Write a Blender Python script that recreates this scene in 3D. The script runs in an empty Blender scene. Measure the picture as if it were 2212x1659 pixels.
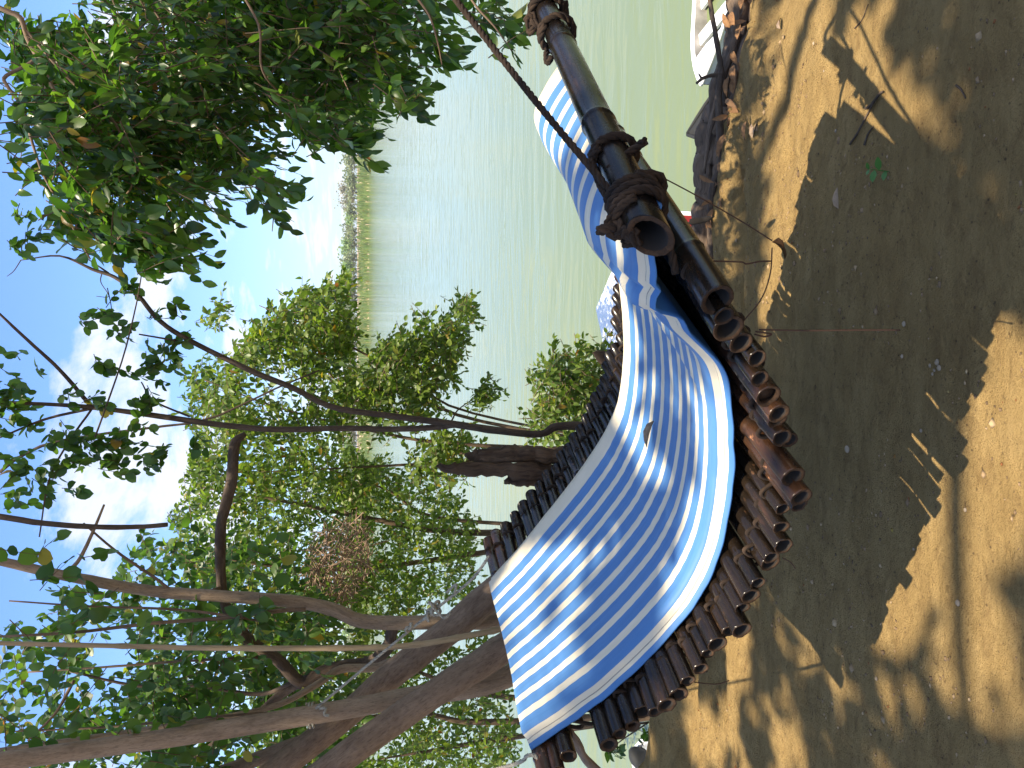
import bpy, math, random
import numpy as np
from mathutils import Vector, Matrix

# ------------------------------------------------------------------ camera, world, sun, exposure
scene = bpy.context.scene
col = scene.collection
rng = np.random.default_rng(7)
random.seed(7)

PITCH = math.radians(11.6)          # the camera looks a little down; it was held on its side
FPX = 1598.0
FW = np.array([0, math.cos(PITCH), -math.sin(PITCH)])
DN = np.array([0, -math.sin(PITCH), -math.cos(PITCH)])
RT = np.array([1.0, 0, 0])

cam_data = bpy.data.cameras.new('camera')
cam = bpy.data.objects.new('camera', cam_data)
col.objects.link(cam)
cam_data.sensor_width = 36.0
cam_data.lens = 36.0 * FPX / 2212.0
cam_data.clip_start = 0.05
cam_data.clip_end = 6000
cam.matrix_world = Matrix(((DN[0], RT[0], -FW[0], 0), (DN[1], RT[1], -FW[1], 0), (DN[2], RT[2], -FW[2], 0), (0, 0, 0, 1)))
scene.camera = cam

SUN_TRAVEL = Vector((0.07, 0.26, -1.0)).normalized()
sun_data = bpy.data.lights.new('sun', 'SUN')
sun_data.energy = 4.9
sun_data.angle = math.radians(0.53)
sun_data.color = (1.0, 0.88, 0.69)
sun = bpy.data.objects.new('sun', sun_data)
col.objects.link(sun)
sun.rotation_euler = SUN_TRAVEL.to_track_quat('-Z', 'Y').to_euler()
TO_SUN = -SUN_TRAVEL
SUN_EL = math.asin(TO_SUN.z)
SUN_AZ = math.atan2(TO_SUN.x, TO_SUN.y)

world = bpy.data.worlds.new("World")
scene.world = world
world.use_nodes = True


def build_world():
    nt = world.node_tree
    N, L = nt.nodes, nt.links
    N.clear()
    out = N.new('ShaderNodeOutputWorld')
    bg = N.new('ShaderNodeBackground')
    bg.inputs['Strength'].default_value = 0.15
    sky = N.new('ShaderNodeTexSky')
    sky.sky_type = 'NISHITA'
    sky.sun_disc = False
    sky.sun_elevation = SUN_EL
    sky.sun_rotation = SUN_AZ
    sky.air_density = 1.0
    sky.dust_density = 0.5
    sky.ozone_density = 1.5
    tc = N.new('ShaderNodeTexCoord')
    sep = N.new('ShaderNodeSeparateXYZ')
    L.new(tc.outputs['Generated'], sep.inputs[0])
    zc = N.new('ShaderNodeMath'); zc.operation = 'MAXIMUM'; zc.inputs[1].default_value = 0.0
    L.new(sep.outputs['Z'], zc.inputs[0])
    za = N.new('ShaderNodeMath'); za.operation = 'ADD'; za.inputs[1].default_value = 0.09
    L.new(zc.outputs[0], za.inputs[0])
    dx = N.new('ShaderNodeMath'); dx.operation = 'DIVIDE'
    dy = N.new('ShaderNodeMath'); dy.operation = 'DIVIDE'
    L.new(sep.outputs['X'], dx.inputs[0]); L.new(za.outputs[0], dx.inputs[1])
    L.new(sep.outputs['Y'], dy.inputs[0]); L.new(za.outputs[0], dy.inputs[1])
    cmb = N.new('ShaderNodeCombineXYZ')
    L.new(dx.outputs[0], cmb.inputs[0]); L.new(dy.outputs[0], cmb.inputs[1])
    mp = N.new('ShaderNodeMapping')
    mp.inputs['Location'].default_value = (3.3, 1.7, 0.4)
    mp.inputs['Scale'].default_value = (1.0, 0.62, 1.0)
    L.new(cmb.outputs[0], mp.inputs[0])
    nz = N.new('ShaderNodeTexNoise')
    nz.inputs['Scale'].default_value = 1.9
    nz.inputs['Detail'].default_value = 9
    nz.inputs['Roughness'].default_value = 0.62
    nz.inputs['Distortion'].default_value = 0.25
    L.new(mp.outputs[0], nz.inputs['Vector'])
    rp = N.new('ShaderNodeValToRGB')
    rp.color_ramp.elements[0].position = 0.49
    rp.color_ramp.elements[1].position = 0.60
    L.new(nz.outputs['Fac'], rp.inputs[0])
    cl = N.new('ShaderNodeMath'); cl.operation = 'MULTIPLY'; cl.inputs[1].default_value = 0.80
    L.new(rp.outputs[0], cl.inputs[0])
    # horizon whitening
    hz = N.new('ShaderNodeMapRange')
    hz.inputs['From Min'].default_value = 0.0
    hz.inputs['From Max'].default_value = 0.3
    hz.inputs['To Min'].default_value = 0.5
    hz.inputs['To Max'].default_value = 0.0
    L.new(sep.outputs['Z'], hz.inputs['Value'])
    mxh = N.new('ShaderNodeMixRGB')
    mxh.inputs[2].default_value = (1.75, 2.2, 2.9, 1)
    tint = N.new('ShaderNodeMixRGB'); tint.blend_type = 'MULTIPLY'; tint.inputs[0].default_value = 1
    tint.inputs[2].default_value = (.62, .76, .98, 1)
    L.new(sky.outputs[0], tint.inputs[1])
    L.new(hz.outputs[0], mxh.inputs[0]); L.new(tint.outputs[0], mxh.inputs[1])
    mx = N.new('ShaderNodeMixRGB')
    mx.inputs[2].default_value = (3.55, 3.6, 3.7, 1)
    L.new(cl.outputs[0], mx.inputs[0]); L.new(mxh.outputs[0], mx.inputs[1])
    L.new(mx.outputs[0], bg.inputs['Color'])
    L.new(bg.outputs[0], out.inputs['Surface'])


build_world()
scene.view_settings.view_transform = 'Standard'
scene.view_settings.look = 'None'
scene.view_settings.gamma = 1
scene.view_settings.exposure = 1.1
scene.cycles.max_bounces = 8
scene.cycles.transparent_max_bounces = 8

# ------------------------------------------------------------------ helpers


def P(xd, yd, Y):
    """point at world depth Y seen in direction (xd, yd) of the full photograph (2212 wide)"""
    d = FW + DN * ((xd - 1106) / FPX) + RT * ((829.5 - yd) / FPX)
    return d / d[1] * Y


def PZ(xd, yd, z):
    d = FW + DN * ((xd - 1106) / FPX) + RT * ((829.5 - yd) / FPX)
    return d / d[2] * z


def nrm(v):
    v = np.asarray(v, float)
    n = np.linalg.norm(v, axis=-1, keepdims=True)
    return v / np.maximum(n, 1e-9)


def hash_noise(p, seed=0):
    """smooth 3-D value noise, vectorised; returns about 0..1"""
    p = np.asarray(p, float)
    i = np.floor(p).astype(np.int64)
    f = p - i
    f = f * f * (3 - 2 * f)

    def h(a, b, c):
        n = (a * 374761393 + b * 668265263 + c * 2147483647 + seed * 974634777) & 0xffffffff
        n = ((n ^ (n >> 13)) * 1274126177) & 0xffffffff
        n = n ^ (n >> 16)
        return (n & 0xffff) / 65535.0
    r = 0
    for a in (0, 1):
        for b in (0, 1):
            for c in (0, 1):
                w = (f[..., 0] if a else 1 - f[..., 0]) * (f[..., 1] if b else 1 - f[..., 1]) * (f[..., 2] if c else 1 - f[..., 2])
                r = r + w * h(i[..., 0] + a, i[..., 1] + b, i[..., 2] + c)
    return r


def mesh_obj(name, verts, faces, mats, parent=None, smooth=True, mat_idx=None, tc=None, uv=None):
    me = bpy.data.meshes.new(name)
    me.from_pydata([tuple(map(float, v)) for v in verts], [], [tuple(int(i) for i in f) for f in faces])
    for m in (mats if isinstance(mats, (list, tuple)) else [mats]):
        me.materials.append(m)
    if mat_idx is not None:
        me.polygons.foreach_set('material_index', np.asarray(mat_idx, np.int32))
    me.polygons.foreach_set('use_smooth', np.full(len(me.polygons), smooth))
    if tc is not None:
        a = me.attributes.new('tc', 'FLOAT_VECTOR', 'POINT')
        a.data.foreach_set('vector', np.asarray(tc, np.float32).ravel())
    if uv is not None:
        a = me.attributes.new('st', 'FLOAT_VECTOR', 'POINT')
        u3 = np.zeros((len(verts), 3), np.float32)
        u3[:, :2] = uv
        a.data.foreach_set('vector', u3.ravel())
    me.update()
    o = bpy.data.objects.new(name, me)
    col.objects.link(o)
    if parent is not None:
        o.parent = parent
    return o


def big_mesh(name, V, polys, mats, parent=None, smooth=False):
    """V (n,3); polys: list of (m,k) int arrays"""
    me = bpy.data.meshes.new(name)
    loops = np.concatenate([p.ravel() for p in polys]).astype(np.int32)
    tot = np.concatenate([np.full(len(p), p.shape[1]) for p in polys]).astype(np.int32)
    start = np.concatenate([[0], np.cumsum(tot)[:-1]]).astype(np.int32)
    me.vertices.add(len(V)); me.loops.add(len(loops)); me.polygons.add(len(tot))
    me.vertices.foreach_set('co', np.asarray(V, np.float32).ravel())
    me.loops.foreach_set('vertex_index', loops)
    me.polygons.foreach_set('loop_start', start)
    me.polygons.foreach_set('loop_total', tot)
    me.update(calc_edges=True)
    me.polygons.foreach_set('use_smooth', np.full(len(tot), smooth))
    for m in (mats if isinstance(mats, (list, tuple)) else [mats]):
        me.materials.append(m)
    o = bpy.data.objects.new(name, me)
    col.objects.link(o)
    if parent is not None:
        o.parent = parent
    return o


def tag(o, label=None, cat=None, group=None, kind=None):
    if label: o['label'] = label
    if cat: o['category'] = cat
    if group: o['group'] = group
    if kind: o['kind'] = kind
    return o


def empty(name, loc, label, cat, group=None):
    o = bpy.data.objects.new(name, None)
    o.empty_display_size = 0.1
    col.objects.link(o)
    o.location = tuple(map(float, loc))
    tag(o, label, cat, group)
    return o


def part(root, o):
    """parent a mesh built in world coordinates to its thing without moving it"""
    o.parent = root
    o.matrix_parent_inverse = Matrix.Translation(-Vector(root.location))
    return o


class TB:
    """collects tubes into one mesh"""

    def __init__(self):
        self.v, self.f, self.t, self.mi, self.n = [], [], [], [], 0

    def add(self, verts, faces, tc=None, mi=0):
        verts = np.asarray(verts, float)
        self.v.append(verts)
        self.t.append(np.asarray(tc, float) if tc is not None else verts)
        for f in faces:
            self.f.append([i + self.n for i in f]); self.mi.append(mi)
        self.n += len(verts)

    def tube(self, path, rad, sides=8, cap=True, rough=0.0, seed=0, mi=0, twist=0.0, lobes=None):
        p = np.asarray(path, float)
        n = len(p)
        rad = np.full(n, rad, float) if np.isscalar(rad) else np.asarray(rad, float)
        T = nrm(np.gradient(p, axis=0))
        ref = np.array([0, 0, 1.0]) if abs(T[0][2]) < 0.9 else np.array([1.0, 0, 0])
        u = nrm(np.cross(T[0], ref))
        ln = np.concatenate([[0], np.cumsum(np.linalg.norm(np.diff(p, axis=0), axis=1))])
        V, TC = [], []
        th = np.linspace(0, 2 * np.pi, sides, endpoint=False)
        for i in range(n):
            u = nrm(u - T[i] * (u @ T[i]))
            w = np.cross(T[i], u)
            a = th + twist * ln[i]
            r = np.full(sides, rad[i])
            if rough:
                q = np.stack([np.cos(th) * 1.6 + seed, np.sin(th) * 1.6, np.full(sides, ln[i] / max(rad.mean(), 1e-4) * 0.35)], 1)
                r = r * (1 + rough * (hash_noise(q, seed) * 2 - 1) + rough * .6 * (hash_noise(q * 2.3, seed + 3) * 2 - 1))
            if lobes:
                r = r * (1 + lobes[1] * np.cos(lobes[0] * th))
            V.append(p[i] + np.outer(np.cos(a) * r, u) + np.outer(np.sin(a) * r, w))
            TC.append(np.stack([np.cos(th) * rad[i], np.sin(th) * rad[i], np.full(sides, ln[i])], 1) + [seed * 1.37, 0, seed * 0.71])
        V = np.concatenate(V); TC = np.concatenate(TC)
        F = []
        for i in range(n - 1):
            for j in range(sides):
                k = (j + 1) % sides
                F.append([i * sides + j, i * sides + k, (i + 1) * sides + k, (i + 1) * sides + j])
        if cap:
            F.append(list(range(sides))[::-1])
            F.append([(n - 1) * sides + j for j in range(sides)])
        self.add(V, F, TC, mi)

    def box(self, c, ax, ay, az, mi=0):
        c, ax, ay, az = map(lambda q: np.asarray(q, float), (c, ax, ay, az))
        V = [c + sx * ax + sy * ay + sz * az for sx in (-1, 1) for sy in (-1, 1) for sz in (-1, 1)]
        F = [[0, 1, 3, 2], [4, 6, 7, 5], [0, 4, 5, 1], [2, 3, 7, 6], [0, 2, 6, 4], [1, 5, 7, 3]]
        self.add(V, F, None, mi)

    def build(self, name, mats, root=None, smooth=True, parent_part=None):
        o = mesh_obj(name, np.concatenate(self.v), self.f, mats, smooth=smooth, mat_idx=self.mi, tc=np.concatenate(self.t))
        if root is not None:
            part(root, o)
        if parent_part is not None:
            o.parent = parent_part
        return o


def smooth_path(pts, n=24):
    """Catmull-Rom through points"""
    p = np.asarray(pts, float)
    if len(p) < 3:
        return np.array([p[0] + (p[-1] - p[0]) * t for t in np.linspace(0, 1, n)])
    q = np.vstack([2 * p[0] - p[1], p, 2 * p[-1] - p[-2]])
    out = []
    for t in np.linspace(0, len(p) - 1 - 1e-6, n):
        i = int(t); f = t - i
        a, b, c, d = q[i], q[i + 1], q[i + 2], q[i + 3]
        out.append(0.5 * (2 * b + (c - a) * f + (2 * a - 5 * b + 4 * c - d) * f * f + (3 * b - a - 3 * c + d) * f ** 3))
    return np.array(out)


def pix_path(pts, n=24):
    """points (xd, yd, Y) -> smooth world path"""
    return smooth_path([P(*q) for q in pts], n)


# ------------------------------------------------------------------ materials


def new_mat(name):
    m = bpy.data.materials.new(name)
    m.use_nodes = True
    nt = m.node_tree
    b = nt.nodes['Principled BSDF']
    return m, nt.nodes, nt.links, b, nt.nodes['Material Output']


def ramp(N, stops):
    r = N.new('ShaderNodeValToRGB')
    e = r.color_ramp.elements
    while len(e) < len(stops): e.new(0.5)
    for k, (p, c) in enumerate(stops):
        e[k].position = p
        e[k].color = (c[0], c[1], c[2], 1) if not np.isscalar(c) else (c, c, c, 1)
    return r


def noise(N, L, vec, scale, detail=5, rough=0.6, mscale=(1, 1, 1), dist=0.0):
    mp = N.new('ShaderNodeMapping')
    mp.inputs['Scale'].default_value = mscale
    L.new(vec, mp.inputs['Vector'])
    n = N.new('ShaderNodeTexNoise')
    n.inputs['Scale'].default_value = scale
    n.inputs['Detail'].default_value = detail
    n.inputs['Roughness'].default_value = rough
    n.inputs['Distortion'].default_value = dist
    L.new(mp.outputs[0], n.inputs['Vector'])
    return n


def attr(N, name):
    a = N.new('ShaderNodeAttribute'); a.attribute_name = name
    return a.outputs['Vector']


def bump(N, L, h, bsdf, strength=0.5, dist=0.01, prev=None):
    b = N.new('ShaderNodeBump')
    b.inputs['Strength'].default_value = strength
    b.inputs['Distance'].default_value = dist
    L.new(h, b.inputs['Height'])
    if prev is not None: L.new(prev.outputs[0], b.inputs['Normal'])
    L.new(b.outputs[0], bsdf.inputs['Normal'])
    return b


def mix(N, L, fac, a, b):
    m = N.new('ShaderNodeMixRGB')
    for k, s in ((0, fac), (1, a), (2, b)):
        if hasattr(s, 'is_output') or hasattr(s, 'links'): L.new(s, m.inputs[k])
        else: m.inputs[k].default_value = s if np.isscalar(s) else (s[0], s[1], s[2], 1)
    return m.outputs[0]


def plain(name, c, rough=0.6, metal=0.0, var=0.15, scale=8):
    m, N, L, b, o = new_mat(name)
    t = N.new('ShaderNodeTexCoord')
    n = noise(N, L, t.outputs['Object'], scale, 6, .65)
    r = ramp(N, [(0.3, [x * (1 - var) for x in c]), (0.7, [min(1, x * (1 + var)) for x in c])])
    L.new(n.outputs[0], r.inputs[0]); L.new(r.outputs[0], b.inputs['Base Color'])
    b.inputs['Roughness'].default_value = rough
    b.inputs['Metallic'].default_value = metal
    return m


def mat_bamboo(name, dark, mid, light, rough=0.28, spec=.32, coat=.1):
    m, N, L, b, o = new_mat(name)
    v = attr(N, 'tc')
    n1 = noise(N, L, v, 17, 7, .75, (1, 1, .30))
    n2 = noise(N, L, v, 90, 4, .6, (1, 1, .05))
    n3 = noise(N, L, v, 26, 5, .75, (1, 1, .5), .6)
    r = ramp(N, [(0.38, dark), (0.58, mid), (0.8, light)])
    L.new(n1.outputs[0], r.inputs[0])
    chips = ramp(N, [(0.63, 0.0), (0.66, 1.0)])
    L.new(n3.outputs[0], chips.inputs[0])
    c = mix(N, L, chips.outputs[0], r.outputs[0], [light[0] * 1.5, light[1] * 1.6, light[2] * 1.7])
    L.new(c, b.inputs['Base Color'])
    rr = ramp(N, [(0.3, rough * .6), (0.75, rough * 1.7)])
    L.new(n3.outputs[0], rr.inputs[0]); L.new(rr.outputs[0], b.inputs['Roughness'])
    b.inputs['Coat Weight'].default_value = coat
    b.inputs['Specular IOR Level'].default_value = spec
    b.inputs['Coat Roughness'].default_value = 0.12
    bump(N, L, n2.outputs[0], b, 0.25, 0.002)
    return m


def mat_bark(name, a, c, d, scale=16, stretch=.25, depth=.006, rough=.85):
    m, N, L, b, o = new_mat(name)
    v = attr(N, 'tc')
    n1 = noise(N, L, v, scale, 7, .7, (1, 1, stretch), .3)
    n2 = noise(N, L, v, scale * 5, 5, .7, (1, 1, stretch * .8))
    n0 = noise(N, L, v, 3.5, 3, .5)
    r = ramp(N, [(0.32, a), (0.5, c), (0.72, d)])
    L.new(n1.outputs[0], r.inputs[0])
    f = ramp(N, [(0.35, 0.0), (0.7, 0.55)])
    L.new(n0.outputs[0], f.inputs[0])
    cc = mix(N, L, f.outputs[0], r.outputs[0], d)
    fl = ramp(N, [(0.36, 0.55), (0.50, 0.0)]); L.new(n2.outputs[0], fl.inputs[0])
    cc = mix(N, L, fl.outputs[0], cc, [q * .7 for q in a])
    L.new(cc, b.inputs['Base Color'])
    b.inputs['Roughness'].default_value = rough
    b.inputs['Specular IOR Level'].default_value = 0.25
    b1 = bump(N, L, n1.outputs[0], b, .55, depth)
    bump(N, L, n2.outputs[0], b, .45, depth * .35, b1)
    return m


def mat_leaf(name, c_dark, c_mid, c_light, trans, dry=0.985, tw=0.45, rough=0.42):
    m, N, L, b, o = new_mat(name)
    g = N.new('ShaderNodeNewGeometry')
    rp = ramp(N, [(0.0, c_dark), (0.45, c_mid), (dry - .02, c_light), (dry, (.30, .22, .03)), (min(1, dry + .008), (.22, .085, .025))])
    L.new(g.outputs['Random Per Island'], rp.inputs[0])
    L.new(rp.outputs[0], b.inputs['Base Color'])
    b.inputs['Roughness'].default_value = rough
    b.inputs['Specular IOR Level'].default_value = 0.4
    t = N.new('ShaderNodeBsdfTranslucent')
    tm = N.new('ShaderNodeMixRGB'); tm.blend_type = 'MULTIPLY'; tm.inputs[0].default_value = 1
    tm.inputs[2].default_value = (trans[0], trans[1], trans[2], 1)
    L.new(rp.outputs[0], tm.inputs[1])
    L.new(tm.outputs[0], t.inputs['Color'])
    mx = N.new('ShaderNodeMixShader'); mx.inputs[0].default_value = tw
    L.new(b.outputs[0], mx.inputs[1]); L.new(t.outputs[0], mx.inputs[2])
    L.new(mx.outputs[0], o.inputs['Surface'])
    return m


M = {}
M['cane'] = mat_bamboo('lacquered_bamboo', (.006, .005, .004), (.018, .0115, .007), (.075, .036, .017), .22)
M['cane_red'] = mat_bamboo('worn_reddish_bamboo', (.011, .008, .006), (.055, .025, .012), (.20, .085, .036), .27)
M['pole'] = mat_bamboo('black_bamboo_pole', (.005, .0045, .004), (.013, .009, .007), (.055, .030, .017), .24, .22, 0)
M['rim'] = mat_bark('cut_bamboo_fibre', (.012, .007, .004), (.034, .018, .009), (.10, .055, .028), 60, 1, .004)
M['hollow'] = plain('bamboo_hollow', (.020, .015, .011), .95)
M['rope'] = mat_bark('weathered_brown_rope', (.006, .005, .0045), (.020, .013, .009), (.065, .040, .024), 55, .35, .004, .95)
M['rope_pale'] = mat_bark('pale_flecked_rope', (.05, .045, .04), (.30, .27, .20), (.46, .42, .32), 90, .3, .003, .95)
M['wire'] = plain('brown_string', (.085, .040, .020), .9)
M['trunk'] = mat_bark('smooth_brown_bark', (.12, .080, .052), (.20, .138, .092), (.29, .21, .14), 34, .35, .010)
M['trunk_light'] = mat_bark('pale_tan_bark', (.15, .105, .066), (.25, .18, .115), (.34, .25, .165), 38, .25, .007)
M['bark_dark'] = mat_bark('dark_bark', (.035, .024, .018), (.075, .052, .036), (.13, .095, .065), 48, .3, .008)
M['snag'] = mat_bark('rotten_dark_wood', (.018, .012, .009), (.075, .048, .030), (.16, .105, .062), 26, .10, .010)
M['drift'] = mat_bark('grey_driftwood', (.035, .025, .018), (.12, .085, .060), (.27, .19, .125), 38, .14, .016)
M['twig'] = mat_bark('thin_twig_bark', (.07, .045, .028), (.13, .088, .055), (.20, .14, .09), 30, .3, .002)
M['dry_twig'] = mat_bark('bleached_dry_twigs', (.15, .095, .06), (.28, .19, .125), (.42, .31, .22), 30, .3, .002)
M['culm'] = mat_bark('tan_bamboo_stake', (.20, .145, .075), (.30, .22, .12), (.40, .30, .17), 20, .1, .001, .6)
M['leaf_near'] = mat_leaf('glossy_dark_leaf', (.018, .045, .010), (.036, .086, .016), (.085, .150, .025), (2.8, 3.1, 1.2), .994, .40, .33)
M['leaf_roof'] = mat_leaf('pale_roof_leaf', (.07, .085, .022), (.115, .13, .03), (.17, .17, .045), (2.4, 2.0, 1.2), .992, .5)  # unseen roof leaves, made paler and more translucent to lift the shade below
M['leaf_left'] = mat_leaf('round_green_leaf', (.026, .060, .014), (.045, .098, .020), (.085, .140, .026), (2.6, 2.8, 1.2), .992, .42)
M['leaf_mid'] = mat_leaf('sunlit_shrub_leaf', (.052, .095, .017), (.108, .175, .029), (.18, .23, .046), (1.9, 2.0, .9), .992, .45)
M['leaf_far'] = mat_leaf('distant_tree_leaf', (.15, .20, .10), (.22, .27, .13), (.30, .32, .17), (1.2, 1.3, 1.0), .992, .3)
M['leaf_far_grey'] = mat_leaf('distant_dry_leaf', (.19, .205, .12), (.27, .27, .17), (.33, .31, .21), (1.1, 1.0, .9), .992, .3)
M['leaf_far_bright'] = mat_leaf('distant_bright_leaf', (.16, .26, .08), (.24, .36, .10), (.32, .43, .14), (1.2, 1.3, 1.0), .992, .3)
M['dry_leaf'] = mat_bark('dry_brown_leaf', (.10, .045, .02), (.22, .11, .045), (.36, .20, .09), 18, 1, .002, .7)
M['pale_leaf'] = mat_bark('bleached_dry_leaf', (.22, .14, .08), (.34, .23, .14), (.44, .32, .21), 22, 1, .002, .7)
M['seedling'] = plain('seedling_green', (.06, .16, .02), .5)
M['stone'] = plain('dusty_stone', (.30, .23, .15), .9, 0, .3, 30)
M['white_hull'] = plain('white_painted_hull', (.80, .82, .84), .35, 0, .04)
M['alloy'] = plain('dull_aluminium', (.62, .63, .62), .42, .35, .12, 12)
M['alloy_in'] = plain('dirty_boat_floor', (.42, .38, .33), .7, .1, .3, 9)
M['dark_hull'] = plain('black_rubber', (.012, .013, .014), .8, 0, .2)
M['red_hull'] = plain('red_plastic', (.50, .045, .05), .4, 0, .1)
M['pad_grey'] = plain('grey_deck_pad', (.45, .46, .48), .7, 0, .1)


def mat_ground():
    m, N, L, b, o = new_mat('dusty_riverbank_sand')
    t = N.new('ShaderNodeTexCoord'); v = t.outputs['Object']
    n1 = noise(N, L, v, 1.6, 6, .6)
    n2 = noise(N, L, v, 9, 8, .68, (.55, 1.5, 1))
    n3 = noise(N, L, v, 55, 6, .7)
    n4 = noise(N, L, v, 230, 3, .6)
    n5 = noise(N, L, v, 20, 8, .72, (.6, 1.3, 1), .5)
    r = ramp(N, [(0.28, (.31, .198, .075)), (0.5, (.41, .275, .108)), (0.75, (.52, .36, .155))])
    L.new(n2.outputs[0], r.inputs[0])
    f = ramp(N, [(0.35, 0.0), (0.7, 0.5)]); L.new(n1.outputs[0], f.inputs[0])
    c = mix(N, L, f.outputs[0], r.outputs[0], (.45, .30, .118))
    # damp crusty patches
    pc = ramp(N, [(0.50, 0.0), (0.66, 0.75)]); L.new(n5.outputs[0], pc.inputs[0])
    c = mix(N, L, pc.outputs[0], c, (.26, .165, .066))
    d = ramp(N, [(0.30, 0.8), (0.40, 0.0)]); L.new(n3.outputs[0], d.inputs[0])
    c = mix(N, L, d.outputs[0], c, (.13, .082, .045))
    vo = N.new('ShaderNodeTexVoronoi'); vo.inputs['Scale'].default_value = 46; L.new(v, vo.inputs['Vector'])
    sp = ramp(N, [(0.12, 0.75), (0.17, 0.0)]); L.new(vo.outputs['Distance'], sp.inputs[0])
    nm = ramp(N, [(0.46, 0.0), (0.56, 1.0)]); L.new(n5.outputs[0], nm.inputs[0])
    sm = N.new('ShaderNodeMath'); sm.operation = 'MULTIPLY'
    L.new(sp.outputs[0], sm.inputs[0]); L.new(nm.outputs[0], sm.inputs[1])
    c = mix(N, L, sm.outputs[0], c, (.10, .062, .036))
    # rooty, humus-dark soil down the cut face towards the water
    sep = N.new('ShaderNodeSeparateXYZ'); L.new(v, sep.inputs[0])
    mr = N.new('ShaderNodeMapRange'); mr.inputs['From Min'].default_value = -1.62; mr.inputs['From Max'].default_value = -1.95
    L.new(sep.outputs['Z'], mr.inputs['Value'])
    c = mix(N, L, mr.outputs[0], c, (.15, .115, .08))
    L.new(c, b.inputs['Base Color'])
    b.inputs['Roughness'].default_value = .95
    b.inputs['Specular IOR Level'].default_value = .15
    b1 = bump(N, L, n2.outputs[0], b, 1.0, .06)
    b15 = bump(N, L, n5.outputs[0], b, 1.0, .035, b1)
    b2 = bump(N, L, n3.outputs[0], b, 1.0, .016, b15)
    bump(N, L, n4.outputs[0], b, .6, .0035, b2)
    return m


def mat_water():
    m, N, L, b, o = new_mat('silty_green_water')
    t = N.new('ShaderNodeTexCoord'); v = t.outputs['Object']
    n1 = noise(N, L, v, 2.0, 3, .5, (.40, 1.5, 1), .7)
    n2 = noise(N, L, v, .55, 3, .5, (.3, 1.3, 1))
    n3 = noise(N, L, v, 7, 3, .5, (.45, 1.2, 1))
    n0 = noise(N, L, v, .05, 3, .5, (.3, 1, 1))
    r = ramp(N, [(0.3, (.135, .168, .080)), (0.7, (.165, .198, .102))])
    L.new(n0.outputs[0], r.inputs[0])
    L.new(r.outputs[0], b.inputs['Base Color'])
    b.inputs['Roughness'].default_value = .07
    b.inputs['IOR'].default_value = 1.33
    b1 = bump(N, L, n2.outputs[0], b, .22, .10)
    b2 = bump(N, L, n1.outputs[0], b, .30, .06, b1)
    bump(N, L, n3.outputs[0], b, .06, .012, b2)
    return m


def mat_stripe():
    m, N, L, b, o = new_mat('blue_and_cream_striped_canvas')
    st = attr(N, 'st')
    sep = N.new('ShaderNodeSeparateXYZ'); L.new(st, sep.inputs[0])
    wob = noise(N, L, st, 30, 2, .5)
    wm = N.new('ShaderNodeMath'); wm.operation = 'MULTIPLY_ADD'; wm.inputs[1].default_value = .016; wm.inputs[2].default_value = -.008
    L.new(wob.outputs[0], wm.inputs[0])
    ad = N.new('ShaderNodeMath'); ad.operation = 'ADD'
    L.new(sep.outputs['Y'], ad.inputs[0]); L.new(wm.outputs[0], ad.inputs[1])
    fr = N.new('ShaderNodeMath'); fr.operation = 'FRACT'; L.new(ad.outputs[0], fr.inputs[0])
    rp = ramp(N, [(0.0, 0.0), (0.012, 0.0), (0.02, 1.0), (0.375, 1.0), (0.383, 0.0)])
    L.new(fr.outputs[0], rp.inputs[0])
    n1 = noise(N, L, st, 5, 5, .6)
    blue = ramp(N, [(0.3, (.046, .155, .36)), (0.7, (.062, .195, .43))]); L.new(n1.outputs[0], blue.inputs[0])
    cream = ramp(N, [(0.3, (.60, .53, .38)), (0.7, (.70, .63, .47))]); L.new(n1.outputs[0], cream.inputs[0])
    c = mix(N, L, rp.outputs[0], blue.outputs[0], cream.outputs[0])
    L.new(c, b.inputs['Base Color'])
    b.inputs['Roughness'].default_value = .62
    b.inputs['Sheen Weight'].default_value = .15
    t = N.new('ShaderNodeTexCoord')
    w1 = noise(N, L, t.outputs['Object'], 900, 1, .5)
    w2 = noise(N, L, t.outputs['Object'], 26, 3, .5)
    b1 = bump(N, L, w2.outputs[0], b, .18, .006)
    bump(N, L, w1.outputs[0], b, .15, .0008, b1)
    return m


M['ground'] = mat_ground()
M['water'] = mat_water()
M['stripe'] = mat_stripe()
M['cream'] = plain('cream_canvas', (.65, .58, .43), .7, 0, .06)
M['blue'] = plain('blue_canvas', (.052, .170, .39), .65, 0, .10)
M['seam'] = plain('stitching', (.30, .28, .24), .8)

# ------------------------------------------------------------------ ground, river, far bank
EX = [-60, -20, -6, -2, -1.55, 0, .75, 1.66, 4, 20, 60]
EY = [9, 6.5, 4.4, 3.62, 3.46, 3.22, 3.02, 2.76, 2.3, 1.0, -2]
LY = [9, 6.5, 4.4, 3.62, 3.46, 3.3, 3.2, 2.93, 2.5, 1.0, -2]
EZ = [-1.3, -1.35, -1.40, -1.43, -1.45, -1.50, -1.54, -1.60, -1.62, -1.6, -1.6]
WATER_Z = -2.55


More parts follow.
